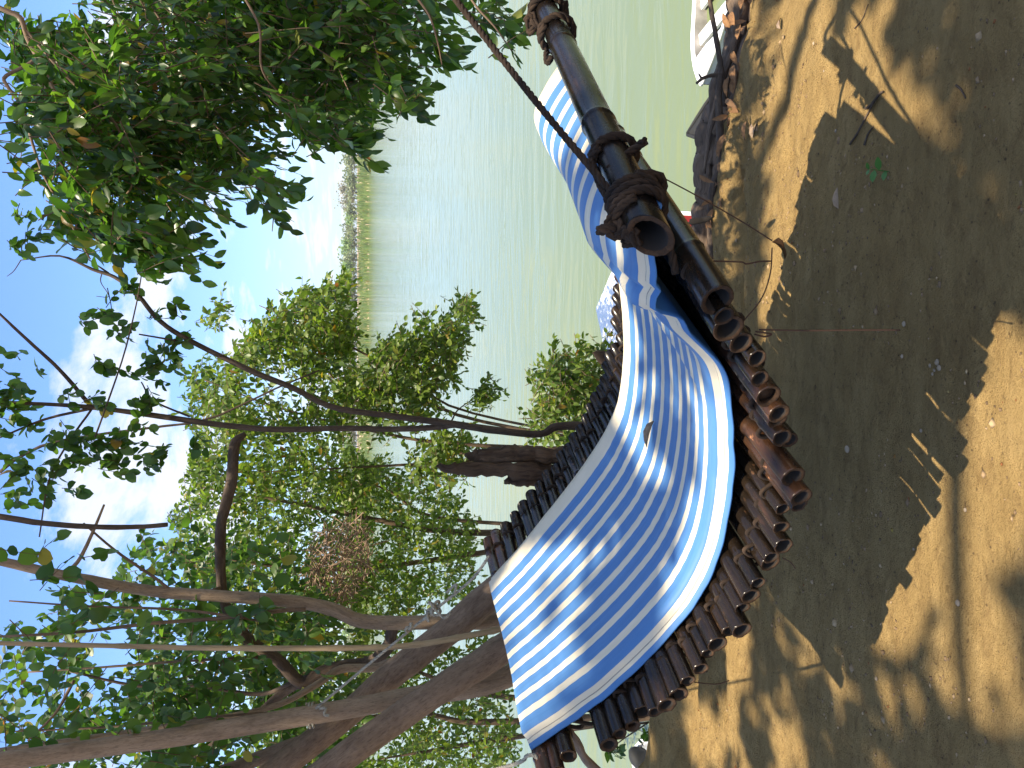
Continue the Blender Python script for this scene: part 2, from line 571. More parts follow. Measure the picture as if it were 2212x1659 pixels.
def ground_z(x, y, detail=True):
    x = np.asarray(x, float); y = np.asarray(y, float)
    ye = np.interp(x, EX, EY)
    ze = np.interp(x, EX, EZ)
    z3 = np.zeros_like(x)
    if detail:
        ye = ye + .10 * (hash_noise(np.stack([x * 2.2, z3, z3 + 3], -1), 1) - .5) + .05 * (hash_noise(np.stack([x * 8, z3, z3 + 3], -1), 2) - .5)
    t = (y - 1.3) / np.maximum(ye - 1.3, .3)
    top = -1.33 + (ze + 1.33) * np.clip(t, 0, 1) + .02 * np.clip(1.3 - y, 0, 6)
    if detail:
        am = np.clip(t * 1.2, .25, 1)
        w = .12 * (hash_noise(np.stack([x * .9, y * 2.6, z3], -1), 5) - .5)
        rid = hash_noise(np.stack([x * 1.3 + y * .5, y * 7.5, z3], -1), 9)
        w = w + .075 * (np.abs(rid - .5) * 2 - .45) * np.clip((t - .45) * 2.5, 0, 1)
        w = w + .060 * (hash_noise(np.stack([x * 2.4, y * 8, z3], -1), 6) - .5)
        w = w + .040 * (hash_noise(np.stack([x * 9, y * 20, z3], -1), 7) - .5)
        w = w + .022 * (hash_noise(np.stack([x * 30, y * 40, z3], -1), 8) - .5)
        top = top + w * am * .8
        lip = np.exp(-((y - ye + .12) / .10) ** 2)
        top = top + .035 * lip
    d = np.clip((y - ye) / .32, 0, 1)
    d = d * d * (3 - 2 * d)
    z = top * (1 - d) + d * (-2.25 - .45 * np.clip(y - ye - .3, 0, 3))
    return z


def build_ground():
    xs = np.concatenate([np.array([-400, -150, -60, -30, -16, -10, -7, -5]), np.arange(-4, 4.001, .03), np.array([5, 7, 10, 16, 30, 60, 150, 400])])
    ys = np.concatenate([np.array([-300, -80, -30, -12, -6, -3, -1, 0, .5]), np.arange(.8, 4.6, .026), np.array([4.8, 5.2, 5.8, 6.6, 8, 10, 14])])
    X, Y = np.meshgrid(xs, ys)
    Z = ground_z(X, Y)
    V = np.stack([X, Y, Z], -1).reshape(-1, 3)
    nx, ny = len(xs), len(ys)
    i = np.arange(ny - 1)[:, None] * nx + np.arange(nx - 1)[None, :]
    q = np.stack([i, i + 1, i + 1 + nx, i + nx], -1).reshape(-1, 4)
    g = big_mesh('riverbank_ground', V, [q], M['ground'], smooth=True)
    tag(g, 'dusty tan riverbank earth sloping to a crumbling edge', 'ground', kind='structure')
    # river
    xs = np.array([-900., -200, -40, 0, 40, 200, 900]); ys = np.array([2.2, 8, 30, 100, 236])
    X, Y = np.meshgrid(xs, ys)
    V = np.stack([X, Y, np.full_like(X, WATER_Z)], -1).reshape(-1, 3)
    i = np.arange(len(ys) - 1)[:, None] * len(xs) + np.arange(len(xs) - 1)[None, :]
    q = np.stack([i, i + 1, i + 1 + len(xs), i + len(xs)], -1).reshape(-1, 4)
    w = big_mesh('river_water', V, [q], M['water'], smooth=True)
    tag(w, 'wide pale green silty river with small wind ripples', 'river', kind='structure')
    # far bank
    xs = np.linspace(-900, 900, 181); ys = np.array([231., 234, 237, 242, 250, 262, 300, 500, 1200, 4000])
    zs = np.array([-3.4, -2.9, -2.5, -1.5, .3, .9, 1.2, 1.5, 2, 3])
    X, Y = np.meshgrid(xs, ys)
    Z = np.repeat(zs[:, None], len(xs), 1) + .5 * (hash_noise(np.stack([X * .08, Y * .08, Y * 0], -1), 3) - .5) * (zs[:, None] > -1.5)
    V = np.stack([X, Y, Z], -1).reshape(-1, 3)
    i = np.arange(len(ys) - 1)[:, None] * len(xs) + np.arange(len(xs) - 1)[None, :]
    q = np.stack([i, i + 1, i + 1 + len(xs), i + len(xs)], -1).reshape(-1, 4)
    f = big_mesh('far_riverbank', V, [q], M['far_earth'], smooth=True)
    tag(f, 'low far shore of bare tan earth', 'shore', kind='structure')


M['far_earth'] = plain('far_bare_earth', (.40, .30, .20), .95, 0, .25, .2)
M['reed'] = mat_leaf('far_reed_blades', (.16, .25, .05), (.24, .34, .07), (.36, .40, .12), (1.2, 1.2, .8), .996, .35)
build_ground()


def reeds():
    n = 15000
    x = rng.uniform(-170, 190, n); y = rng.uniform(234.6, 247, n)
    h = rng.uniform(1.0, 2.3, n) * (.7 + .6 * hash_noise(np.stack([x * .05, y * 0, y * 0], -1), 4))
    z = np.interp(y, [231, 234, 237, 242, 250], [-3.4, -2.9, -2.5, -1.5, .3]) - .1
    w = rng.uniform(.14, .35, n); ang = rng.uniform(0, np.pi, n)
    ax = np.stack([np.cos(ang) * w, np.sin(ang) * w, 0 * w], 1)
    b = np.stack([x, y, z], 1)
    tip = b + np.stack([rng.normal(0, .25, n), rng.normal(0, .25, n), h], 1)
    V = np.stack([b - ax, b + ax, tip + ax * .25, tip - ax * .25], 1).reshape(-1, 3)
    o = big_mesh('reed_bed', V, [np.arange(4 * n).reshape(n, 4)], M['reed'])
    tag(o, 'continuous belt of bright green reeds along the far shore', 'reeds', kind='stuff')


reeds()

# ------------------------------------------------------------------ foliage tools
LEAF_T = np.array([0, .22, .22, .22, .52, .52, .52, .8, .8, .8, 1.0])
LEAF_S = np.array([0, -1, 0, 1, -1, 0, 1, -1, 0, 1, 0.0])
LEAF_Q = np.array([[1, 2, 5, 4], [2, 3, 6, 5], [4, 5, 8, 7], [5, 6, 9, 8]])
LEAF_3 = np.array([[0, 2, 1], [0, 3, 2], [7, 8, 10], [8, 9, 10]])


def leaf_mesh(base, d, nrm_v, length, width, curl, fold, shape=0):
    """arrays: base (n,3), d dir, nrm normal, length (n,), width (n,) half width"""
    n = len(base)
    side = nrm(np.cross(d, nrm_v)); up = np.cross(side, d)
    prof = np.array([0, .80, .80, .80, 1.0, 1.0, 1.0, .62, .62, .62, 0]) if shape == 0 else np.array([0, .88, .88, .88, 1.05, 1.05, 1.05, .80, .80, .80, 0])
    t = LEAF_T[None, :] * length[:, None]
    s = LEAF_S[None, :] * prof[None, :] * width[:, None]
    h = -curl[:, None] * (LEAF_T[None, :] ** 2) * length[:, None] + fold[:, None] * np.abs(s)
    V = base[:, None, :] + t[..., None] * d[:, None, :] + s[..., None] * side[:, None, :] + h[..., None] * up[:, None, :]
    off = (np.arange(n) * 11)[:, None, None]
    return V.reshape(-1, 3), (LEAF_Q[None] + off).reshape(-1, 4), (LEAF_3[None] + off).reshape(-1, 3)


def sprays(start, direc, tlen, nleaf, llen, lwid, r, droop=.25, curl=.25, fold=.25, splay=.9, flat=.7, shape=0):
    """leafy twigs; returns leaf verts/quads/tris and twig verts/quads"""
    n = len(start)
    direc = nrm(direc)
    start = start - direc * (tlen * .5)[:, None]
    start[:, 2] += droop * tlen * .2
    k = nleaf
    tt = (np.arange(k) + .6) / k
    tl = tlen[:, None] * tt[None, :]
    pos = start[:, None, :] + direc[:, None, :] * tl[..., None]
    pos[..., 2] -= droop * tl * tt[None, :]
    td = direc[:, None, :] + np.array([0, 0, -1.0]) * (droop * 2 * tt)[None, :, None]
    td = nrm(td)
    hv = r.normal(0, 1, (n, 3)); hv[:, 2] *= .4
    sd = nrm(np.cross(direc, hv))
    sgn = np.where(np.arange(k) % 2 == 0, 1., -1.)[None, :, None]
    ld = td * (.55 + .6 * tt[None, :, None]) + sd[:, None, :] * sgn * splay * (1 - .55 * tt[None, :, None]) + r.normal(0, .28, (n, k, 3))
    ld[..., 2] -= .18
    ld = nrm(ld).reshape(-1, 3)
    upv = np.cross(sd, direc); upv *= np.sign(upv[:, 2:3] + 1e-6)
    nv = flat * upv[:, None, :] + (1 - flat) * np.array([0, 0, 1.0]) + r.normal(0, .38, (n, k, 3))
    nv = nrm(nv).reshape(-1, 3)
    L = (llen * r.uniform(.6, 1.2, (n, k)) * (1 - .25 * (tt[None, :] > .9))).ravel()
    W = L * lwid * r.uniform(.8, 1.2, L.shape)
    lv, lq, lt = leaf_mesh(pos.reshape(-1, 3), ld, nv, L, W, r.uniform(-.1, 2 * curl, L.shape), r.uniform(.1, 2 * fold, L.shape), shape)
    # twig stems as thin three sided prisms with a bend
    rad = .0016 + .003 * tlen
    mid = start + direc * (tlen * .5)[:, None]; mid[:, 2] -= droop * tlen * .25
    end = start + direc * (tlen * .97)[:, None]; end[:, 2] -= droop * tlen * .95
    a1 = sd; a2 = np.cross(direc, sd)
    rings = []
    for c, f in ((start, 1.), (mid, .75), (end, .35)):
        for th in (0, 2.094, 4.189):
            rings.append(c + (a1 * math.cos(th) + a2 * math.sin(th)) * (rad * f)[:, None])
    tv = np.stack(rings, 1).reshape(-1, 3)
    q = []
    for g in (0, 3):
        for j in range(3):
            q.append([g + j, g + (j + 1) % 3, g + 3 + (j + 1) % 3, g + 3 + j])
    tq = (np.array(q)[None] + (np.arange(n) * 9)[:, None, None]).reshape(-1, 4)
    return lv, lq, lt, tv, tq


def in_poly(poly, x, y):
    p = np.asarray(poly, float); ins = np.zeros(len(x), bool)
    j = len(p) - 1
    for i in range(len(p)):
        c = ((p[i, 1] > y) != (p[j, 1] > y)) & (x < (p[j, 0] - p[i, 0]) * (y - p[i, 1]) / (p[j, 1] - p[i, 1] + 1e-9) + p[i, 0])
        ins ^= c; j = i
    return ins


def sample_region(poly, n, y0, y1, r, clump=1.6, thr=.45, seed=0):
    """points through a volume: a region of the view between two distances, thinned into clumps"""
    p = np.asarray(poly, float); lo = p.min(0); hi = p.max(0)
    out = []
    tot = 0
    while tot < n:
        x = r.uniform(lo[0], hi[0], 4 * n); y = r.uniform(lo[1], hi[1], 4 * n)
        k = in_poly(poly, x, y); x = x[k]; y = y[k]
        Y = r.uniform(y0, y1, len(x))
        d = FW[None] + DN[None] * ((x - 1106) / FPX)[:, None] + RT[None] * ((829.5 - y) / FPX)[:, None]
        w = d / d[:, 1:2] * Y[:, None]
        f = hash_noise(w * clump, seed) * .65 + hash_noise(w * clump * 2.7, seed + 9) * .35
        w = w[f > thr]
        out.append(w); tot += len(w)
    return np.concatenate(out)[:n]


def blob(centres, per, radius, r):
    """points scattered round given centres"""
    c = np.asarray(centres, float)
    radius = np.broadcast_to(np.asarray(radius, float), (len(c),))
    out = []
    for k in range(len(c)):
        out.append(c[k] + r.normal(0, 1, (per, 3)) * radius[k] * .5)
    return np.concatenate(out)


class Crown:
    def __init__(self):
        self.lv, self.lq, self.lt, self.tv, self.tq, self.nl, self.nt = [], [], [], [], [], 0, 0

    def add(self, s):
        lv, lq, lt, tv, tq = s
        self.lv.append(lv); self.lq.append(lq + self.nl); self.lt.append(lt + self.nl); self.nl += len(lv)
        self.tv.append(tv); self.tq.append(tq + self.nt); self.nt += len(tv)

    def build(self, root, leafmat, twigmat, crown='crown', twigs='twigs'):
        o = big_mesh(crown, np.concatenate(self.lv), [np.concatenate(self.lq), np.concatenate(self.lt)], leafmat, smooth=True)
        part(root, o)
        if twigs:
            t = big_mesh(twigs, np.concatenate(self.tv), [np.concatenate(self.tq)], twigmat, smooth=True)
            part(root, t)
            t['kind'] = 'stuff'
        return o


# ------------------------------------------------------------------ far trees
def far_tree_mesh(kind, seed):
    r = np.random.default_rng(seed)
    nb = 9
    cs = np.stack([r.normal(0, 1.6, nb), r.normal(0, 1.4, nb), r.uniform(2.2, 6.2, nb)], 1)
    pts = blob(cs, 55, r.uniform(1.3, 2.4, nb), r)
    pts[:, 2] = np.maximum(pts[:, 2], .6)
    n = len(pts)
    d = nrm(r.normal(0, 1, (n, 3)) + [0, 0, -.2])
    nv = nrm(r.normal(0, .7, (n, 3)) + [0, 0, 1])
    L = r.uniform(.45, 1.0, n)
    lv, lq, lt = leaf_mesh(pts, d, nv, L, L * .33, r.uniform(0, .3, n), r.uniform(.1, .4, n))
    tb = TB()
    tb.tube([[0, 0, -1.5], [.1, 0, 1], [0, .1, 3], [.2, .1, 5]], [.22, .18, .13, .05], 6)
    for c in cs[:5]:
        tb.tube(smooth_path([[.05, 0, 1.2], (c + [0, 0, 1.2]) * .55, c], 5), [.09, .08, .06, .045, .02], 5)
    return (lv, lq, lt), tb


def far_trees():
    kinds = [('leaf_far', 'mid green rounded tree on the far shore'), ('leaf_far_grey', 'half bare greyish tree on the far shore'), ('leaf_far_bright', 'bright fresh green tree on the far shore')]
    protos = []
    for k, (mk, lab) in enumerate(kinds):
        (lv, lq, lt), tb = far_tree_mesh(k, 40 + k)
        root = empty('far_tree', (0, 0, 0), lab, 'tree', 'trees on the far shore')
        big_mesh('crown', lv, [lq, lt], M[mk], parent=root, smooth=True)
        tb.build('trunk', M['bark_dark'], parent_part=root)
        protos.append(root)
    r = np.random.default_rng(5)
    spots = []
    for x in np.arange(-110, 140, 4.6):
        spots.append((x + r.uniform(-1.5, 1.5), 252 + r.uniform(-4, 5)))
        spots.append((x + r.uniform(-2.5, 2.5), 268 + r.uniform(-5, 8)))
    used = set()
    for i, (x, y) in enumerate(spots):
        k = int(r.choice([0, 0, 0, 0, 1, 2]))
        s = r.uniform(.72, 1.05) * (1.0 if y > 260 else .85)
        if k not in used:
            root = protos[k]; used.add(k)
        else:
            root = protos[k].copy(); col.objects.link(root)
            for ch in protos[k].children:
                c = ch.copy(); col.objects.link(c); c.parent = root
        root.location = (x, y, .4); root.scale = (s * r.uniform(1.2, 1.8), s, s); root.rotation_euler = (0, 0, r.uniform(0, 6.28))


far_trees()

# ------------------------------------------------------------------ the hanging bamboo lounger
KN = [1, 4, 7, 10, 13, 16, 19, 22, 25, 28, 31, 34, 37, 40]
NEAR = np.array([[-.918, 1.706, -.433], [-.867, 1.678, -.514], [-.81, 1.649, -.592], [-.749, 1.614, -.667], [-.674, 1.576, -.735], [-.594, 1.533, -.792], [-.506, 1.486, -.832], [-.409, 1.436, -.856], [-.306, 1.383, -.863], [-.2, 1.331, -.842], [-.108, 1.28, -.794], [-.022, 1.224, -.73], [.061, 1.17, -.649], [.146, 1.115, -.559]])
FAR = np.array([[-.564, 2.631, -.453], [-.466, 2.587, -.542], [-.357, 2.537, -.621], [-.25, 2.483, -.687], [-.15, 2.427, -.737], [-.049, 2.371, -.774], [.054, 2.315, -.799], [.16, 2.258, -.807], [.267, 2.202, -.791], [.376, 2.143, -.758], [.484, 2.082, -.716], [.588, 2.018, -.669], [.686, 1.951, -.62], [.778, 1.881, -.572]])


def station(s):
    """near end, far end, surface normal at cane number s (1 = head, 40 = foot), extrapolated beyond"""
    k = (s - 1) / 3.0

    def ev(A):
        i = int(np.clip(math.floor(k), 0, 12)); f = k - i
        if k < 0 or k > 13:
            b, c = (A[0], A[1]) if k < 0 else (A[12], A[13])
            return b + (c - b) * f
        q0 = A[max(i - 1, 0)]; q1 = A[i]; q2 = A[i + 1]; q3 = A[min(i + 2, 13)]
        return 0.5 * (2 * q1 + (q2 - q0) * f + (2 * q0 - 5 * q1 + 4 * q2 - q3) * f * f + (3 * q1 - q0 - 3 * q2 + q3) * f ** 3)
    return ev(NEAR), ev(FAR)


def frame(s):
    n, f = station(s)
    n0, f0 = station(s - .5); n1, f1 = station(s + .5)
    t = nrm((n1 + f1) - (n0 + f0)); c = nrm(f - n)
    nr = nrm(np.cross(t, c))
    if nr[2] < 0: nr = -nr
    return n, f, c, t, nr


lounger = empty('bamboo_hanging_lounger', (0.0, 1.75, ground_z(0.0, 1.75, False) + 0.0), 'dark bamboo cane hanging lounger slung on ropes above the sand', 'hanging chair')


def cane_mesh(a, b, r, seed, wall=.30, skew=0.0, node_at=None, bend=.006, split=False, solid=False, mats=None, name='cane', taper=0.0, sides=18):
    rr = random.Random(seed)
    a = np.asarray(a, float); b = np.asarray(b, float)
    L = np.linalg.norm(b - a); ax = (b - a) / L
    nodes = node_at if node_at else [rr.uniform(.05, .25) + .31 * q for q in range(4)]
    ts = set([0, .004, .012, L])
    for q in np.linspace(0.02, L, 9): ts.add(float(q))
    for nd in nodes:
        if .03 < nd < L - .02:
            for o in (-.012, -.005, 0, .005, .012): ts.add(nd + o)
    ts = sorted(t for t in ts if 0 <= t <= L)
    ref = np.array([0, 0, 1.0]); u = nrm(np.cross(ax, ref)); w = np.cross(ax, u)
    bx, bz = rr.uniform(-bend, bend), rr.uniform(-bend, bend)
    th = np.linspace(0, 2 * np.pi, sides, endpoint=False)
    V, TC, F, MI = [], [], [], []
    squash = rr.uniform(.93, 1.0); ph = rr.uniform(0, 3)
    jag = [rr.uniform(-.0012, .0012) for _ in range(sides)]

    def ring(t, rad, mi_off=0.0, jagged=False):
        c = a + ax * t + (u * bx + w * bz) * math.sin(math.pi * t / L)
        k = len(V)
        for j in range(sides):
            rd = rad * (1 + (squash - 1) * math.cos(2 * (th[j] + ph)))
            p = c + (u * math.cos(th[j]) + w * math.sin(th[j])) * rd
            if jagged: p = p + ax * jag[j]
            if t < .03 or mi_off: p = p + ax * skew * (p - c)[2]
            V.append(p); TC.append([math.cos(th[j]) * rad + seed * .77, math.sin(th[j]) * rad + seed * .31, t + seed])
        return k

    def rad_at(t):
        q = r * (1 - taper * t / L)
        for nd in nodes:
            d = (t - nd) / .006
            q += r * .075 * math.exp(-d * d)
            if -.02 < t - nd < 0: q -= r * .02
        return q
    rings = [ring(t, rad_at(t), jagged=(t == 0)) for t in ts]

    def link(p, q, mi):
        for j in range(sides):
            k = (j + 1) % sides
            F.append([p + j, p + k, q + k, q + j]); MI.append(mi)
    for p, q in zip(rings[:-1], rings[1:]): link(q, p, 0)
    # near mouth: cut rim and hollow
    r0 = rad_at(0)
    i0 = ring(0.0, r0 * .93, jagged=True)
    link(rings[0], i0, 1)
    i1 = ring(.0012, r0 * (1 - wall), jagged=True)
    link(i0, i1, 1)
    dep = .012 if solid else min(.16, L * .4)
    i2 = ring(dep, r0 * (1 - wall) * .96)
    link(i1, i2, 2 if not solid else 1)
    F.append([i2 + j for j in range(sides)][::-1]); MI.append(1 if solid else 2)
    F.append([rings[-1] + j for j in range(sides)]); MI.append(1)
    return mesh_obj(name, V, F, mats, mat_idx=MI, tc=TC)


RAD = {40: .027, 39: .017, 38: .027, 37: .0215, 36: .018, 35: .021, 34: .024, 33: .021, 32: .021, 31: .021, 30: .018, 29: .025, 28: .022, 24: .022, 6: .023, 3: .021, 12: .023, 10: .0175, 15: .017, 19: .0175, 26: .0165, 9: .0225, 35: .018}
EXT = {4: -.14, 5: -.15, 28: .035, 30: -.03, 1: .045, 2: .02, 36: -.01, 22: -.03, 7: .015, 11: .02, 18: .012, 16: -.012, 33: .01}
LIFT = {30: -.022, 36: -.012, 22: -.018, 9: -.012, 27: -.006, 17: -.008, 29: .004}
for s in range(1, 41):
    rr = random.Random(100 + s)
    n, f, c, t, nr = frame(s)
    r = RAD.get(s, rr.choice([.0175, .019, .0205, .0215, .0225, .0235, .0245]))
    a = n - c * (EXT.get(s, rr.uniform(-.026, .024))) + nr * (LIFT.get(s, rr.uniform(-.005, .005))) + t * rr.uniform(-.003, .003)
    b = f + c * rr.uniform(-.015, .02) + nr * (LIFT.get(s, 0) * .6 + rr.uniform(-.004, .004))
    red = s in (27, 28, 29, 31, 32, 33, 34, 1, 2)
    o = cane_mesh(a, b, r, s, wall=rr.uniform(.22, .42), solid=s in (34, 8), mats=[M['cane_red'] if red else M['cane'], M['rim'], M['hollow']], taper=rr.uniform(-.06, .08))
    part(lounger, o)

# the foot pole: thick dark bamboo from which the foot end hangs
PA = np.array([.233, 1.10, -.449]); PB = np.array([.985, 1.82, -.444])
pax = nrm(PB - PA)
pole = cane_mesh(PA, PB + pax * .03, .0345, 77, wall=.26, skew=.55, node_at=[.36, .72, .95], bend=.004, mats=[M['pole'], M['rim'], M['hollow']], name='foot_pole', taper=.18, sides=28)
part(lounger, pole)


def strand_rope(path, r, name, mat, root=lounger, n=None, pitch=None):
    """three twisted strands"""
    p = np.asarray(path, float)
    L = np.linalg.norm(np.diff(p, axis=0), axis=1).sum()
    n = n or int(max(10, L / (r * 1.1)))
    n = min(n, 260)
    d = np.concatenate([[0], np.cumsum(np.linalg.norm(np.diff(p, axis=0), axis=1))])
    q = np.stack([np.interp(np.linspace(0, d[-1], n), d, p[:, k]) for k in range(3)], 1)
    tb = TB()
    T = nrm(np.gradient(q, axis=0)); ref = np.array([.3, .2, .93]); u = nrm(np.cross(T[0], ref))
    U = []
    for i in range(n):
        u = nrm(u - T[i] * (u @ T[i])); U.append(u)
    U = np.array(U); W = np.cross(T, U)
    s = np.linspace(0, L, n)
    for k in range(3):
        a = s / (r * 6.5) * 2 * np.pi + k * 2.0944
        tb.tube(q + (U * np.cos(a)[:, None] + W * np.sin(a)[:, None]) * r * .48, r * .58, 6, seed=k)
    return tb.build(name, mat, root)


def coil(c, ax, R, r, turns, pitch, ph=0.0, seg=26):
    ax = nrm(ax); u = nrm(np.cross(ax, [0, 0, 1.0])); w = np.cross(u, ax)
    n = int(seg * turns)
    a = np.linspace(0, 2 * np.pi * turns, n) + ph
    t = np.linspace(-.5, .5, n) * pitch * turns
    return c + np.outer(t, ax) + (np.outer(np.cos(a), u) + np.outer(np.sin(a), w)) * (R + r * .8)


def knot(c, s, r, seed):
    """a lumpy overhand knot path"""
    a = np.linspace(0, 2 * np.pi, 34)
    rr = np.random.default_rng(seed)
    q = np.stack([np.sin(a) + 2 * np.sin(2 * a), np.cos(a) - 2 * np.cos(2 * a), -np.sin(3 * a)], 1) * s * .33
    Q, _ = np.linalg.qr(rr.normal(0, 1, (3, 3)))
    return np.asarray(c) + q @ Q


def pole_at(d):
    return PA + pax * d


strand_rope(coil(pole_at(.085), pax + np.array([.10, 0, .05]), .0355, .0085, 3.3, .016, .5), .0085, 'rope_lashing', M['rope'])
strand_rope(coil(pole_at(.245), pax + np.array([.05, .05, 0]), .0345, .008, 1.6, .012, 1.0), .008, 'rope_lashing', M['rope'])
strand_rope(coil(pole_at(.80), pax + np.array([.1, 0, .1]), .033, .0085, 1.5, .014, 1.0), .0085, 'rope_lashing', M['rope'])
strand_rope(coil(pole_at(.93), pax, .032, .009, 2.2, .015, 2.0), .009, 'rope_lashing', M['rope'])
upn = nrm(np.cross(pax, [1, 0, 0]))
kn_near = pole_at(.10) + np.array([-.050, -.022, .045])
strand_rope(knot(kn_near, .023, .0085, 3), .0085, 'rope_knot', M['rope'])
strand_rope(knot(kn_near + np.array([-.020, -.022, -.022]), .017, .0085, 6), .0085, 'rope_knot', M['rope'])
strand_rope(knot(pole_at(.93) + np.array([-.035, 0, .035]), .022, .009, 5), .009, 'rope_knot', M['rope'])
strand_rope(smooth_path([pole_at(.75) + [-.035, 0, .02], pole_at(.76) + [-.055, 0, .03], pole_at(.80) + [-.045, 0, .025]], 10), .0075, 'rope_tail', M['rope'])
strand_rope(smooth_path([pole_at(.16) + [.02, 0, .03], pole_at(.17) + [.05, 0, -.015], pole_at(.15) + [.075, -.01, -.03]], 10), .008, 'rope_tail', M['rope'])
strand_rope(smooth_path([pole_at(.10) + [0, 0, .045], pole_at(.16) + [-.005, 0, .048], pole_at(.24) + [-.004, 0, .044]], 12), .006, 'rope_tail', M['rope'])
# ropes that carry the foot pole, up to the limb of the overhanging tree
strand_rope(smooth_path([pole_at(.085) + [-.02, -.005, .040], P(1330, 430, 1.17), P(1160, 222, 1.30), P(985, 0, 1.46), P(820, -215, 1.62)], 60), .0068, 'suspension_rope', M['rope'])
strand_rope(smooth_path([pole_at(.93) + [0, 0, .035], P(1165, -5, 1.80), P(1080, -60, 1.82), P(820, -215, 1.66)], 50), .0075, 'suspension_rope', M['rope'])
strand_rope(smooth_path([pole_at(.935) + [.02, 0, .03], P(1200, -4, 1.74), P(1170, -70, 1.78), P(900, -195, 1.7)], 50), .0075, 'suspension_rope', M['rope'])
# ropes under the canes at both ends of the canes, and the lashing of the foot pole to the last cane
for cc in (.075, .91):
    pts = []
    for s in np.linspace(.6, 40.4, 420):
        n, f, c, t, nr = frame(s)
        pts.append(n + (f - n) * cc + nr * (math.cos(s * math.pi) * .026 - .004))
    tb = TB(); tb.tube(pts, .005, 6); tb.build('lacing_rope', M['rope'], lounger)
    pts = []
    for s in np.linspace(.6, 40.4, 420):
        n, f, c, t, nr = frame(s)
        pts.append(n + (f - n) * (cc + .012) + nr * (-math.cos(s * math.pi) * .026 - .004))
    tb = TB(); tb.tube(pts, .005, 6); tb.build('lacing_rope', M['rope'], lounger)
n40, f40, c40, t40, nr40 = frame(40)
strand_rope(smooth_path([n40 + c40 * .09 + nr40 * .03, (n40 + c40 * .10 + pole_at(.12)) / 2 + [.03, 0, 0], pole_at(.13) + [.02, -.02, -.05], pole_at(.12) + [.03, -.02, 0]], 20), .008, 'suspension_rope', M['rope'])
strand_rope(smooth_path([f40 - c40 * .09 + nr40 * .03, (f40 - c40 * .10 + pole_at(.92)) / 2 + [.03, 0, 0], pole_at(.93) + [.02, -.02, -.04]], 20), .008, 'suspension_rope', M['rope'])
# head ropes
n1, f1, c1, t1, nr1 = frame(1)
head_a = f1 - c1 * .12 + nr1 * .02
T3_TIE = P(683, 1530, 3.02)
strand_rope(smooth_path([head_a, P(1015, 1255, 2.58), P(930, 1325, 2.68), P(800, 1432, 2.84), T3_TIE], 60), .0055, 'suspension_rope', M['rope_pale'])
strand_rope(knot(P(940, 1312, 2.66), .030, .006, 8), .006, 'rope_knot', M['rope_pale'])
strand_rope(knot(P(925, 1330, 2.66), .022, .006, 9), .006, 'rope_knot', M['rope_pale'])
strand_rope(knot(P(885, 1356, 2.72), .018, .006, 10), .006, 'rope_knot', M['rope_pale'])
strand_rope(smooth_path([P(935, 1312, 2.64), P(960, 1335, 2.62), P(975, 1320, 2.63)], 10), .005, 'rope_tail', M['rope_pale'])
strand_rope(smooth_path([P(965, 1280, 2.62), P(985, 1262, 2.6), P(982, 1280, 2.6)], 10), .005, 'rope_tail', M['rope_pale'])
strand_rope(coil(P(672, 1545, 3.06), P(640, 1548, 3.06) - P(710, 1534, 3.06), .040, .006, 2.2, .013, 0), .006, 'rope_lashing', M['rope_pale'])
strand_rope(smooth_path([P(690, 1530, 2.99), P(705, 1530, 2.97), P(700, 1543, 2.96), P(712, 1546, 2.95)], 12), .006, 'rope_tail', M['rope_pale'])
head_b = n1 + c1 * .04 - t1 * .01
strand_rope(smooth_path([n1 + c1 * .02 + nr1 * .022, P(1140, 1632, 1.74), P(1062, 1664, 1.86), P(700, 1740, 2.75)], 40), .005, 'suspension_rope', M['rope_pale'])

# strings that dangle from the canes


def string(pts, r, n=24):
    tb = TB(); tb.tube(smooth_path(pts, n), r, 5)
    return tb.build('dangling_string', M['wire'], lounger)


n37 = station(37.6)[0]
s0 = n37 + np.array([0.02, .05, -.02])
string([P(1640, 712, s0[1]), P(1740, 714, s0[1]), P(1850, 713, s0[1]), P(1944, 713, s0[1])], .0016)
string([P(1630, 722, s0[1]), P(1652, 727, s0[1]), P(1667, 722, s0[1]), P(1652, 719, s0[1]), P(1632, 716, s0[1])], .0016)
string([P(1415, 375, 1.30), P(1500, 420, 1.29), P(1600, 477, 1.28), P(1668, 520, 1.27)], .0013)
string([P(1668, 535, 1.27), P(1664, 590, 1.26), P(1645, 645, 1.24), P(1605, 695, 1.22)], .0013)
string([P(1540, 564, 1.24), P(1600, 566, 1.24), P(1612, 570, 1.24), P(1640, 565, 1.25), P(1667, 564, 1.26)], .0016)
string([P(1690, 1420, 1.6), P(1575, 1470, 1.62), P(1545, 1478, 1.62), P(1486, 1472, 1.6)][1:], .0014)
string([P(1690, 1205, 1.5), P(1708, 1215, 1.5), P(1718, 1228, 1.5)], .0014)

# ------------------------------------------------------------------ the striped mattress
C0S = [0, 4, 7, 10, 13, 16, 19, 22, 25, 28, 31, 34, 37, 40, 44]
C0 = [.045, .062, .070, .086, .097, .106, .118, .132, .150, .148, .134, .112, .095, .088, .085]
C1 = [.722, .762, .783, .79, .792, .788, .795, .832, .850, .848, .845, .86, .87, .875, .88]


def mat_h(s, x):
    """height of the mat above the canes (x = 0 near edge .. 1 far edge): it arches up over the foot end and dives under the pole"""
    amp = float(np.interp(x, [0, .05, .28, .6, 1], [.050, .060, .100, .090, .104]))
    pk = float(np.interp(x, [0, .3, 1], [39.2, 39.6, 40.8]))
    lift = .020 * math.exp(-((s - 27) / 6.5) ** 2) * max(0, 1 - x / .9) + .010 * max(0, 1 - x * 3)
    if s < 32.6: return lift
    if s < pk:
        q = (s - 32.6) / (pk - 32.6)
        return amp * q * q * (3 - 2 * q) + lift
    q = (s - pk) / (43.6 - pk)
    return amp - (amp + .045) * q * q


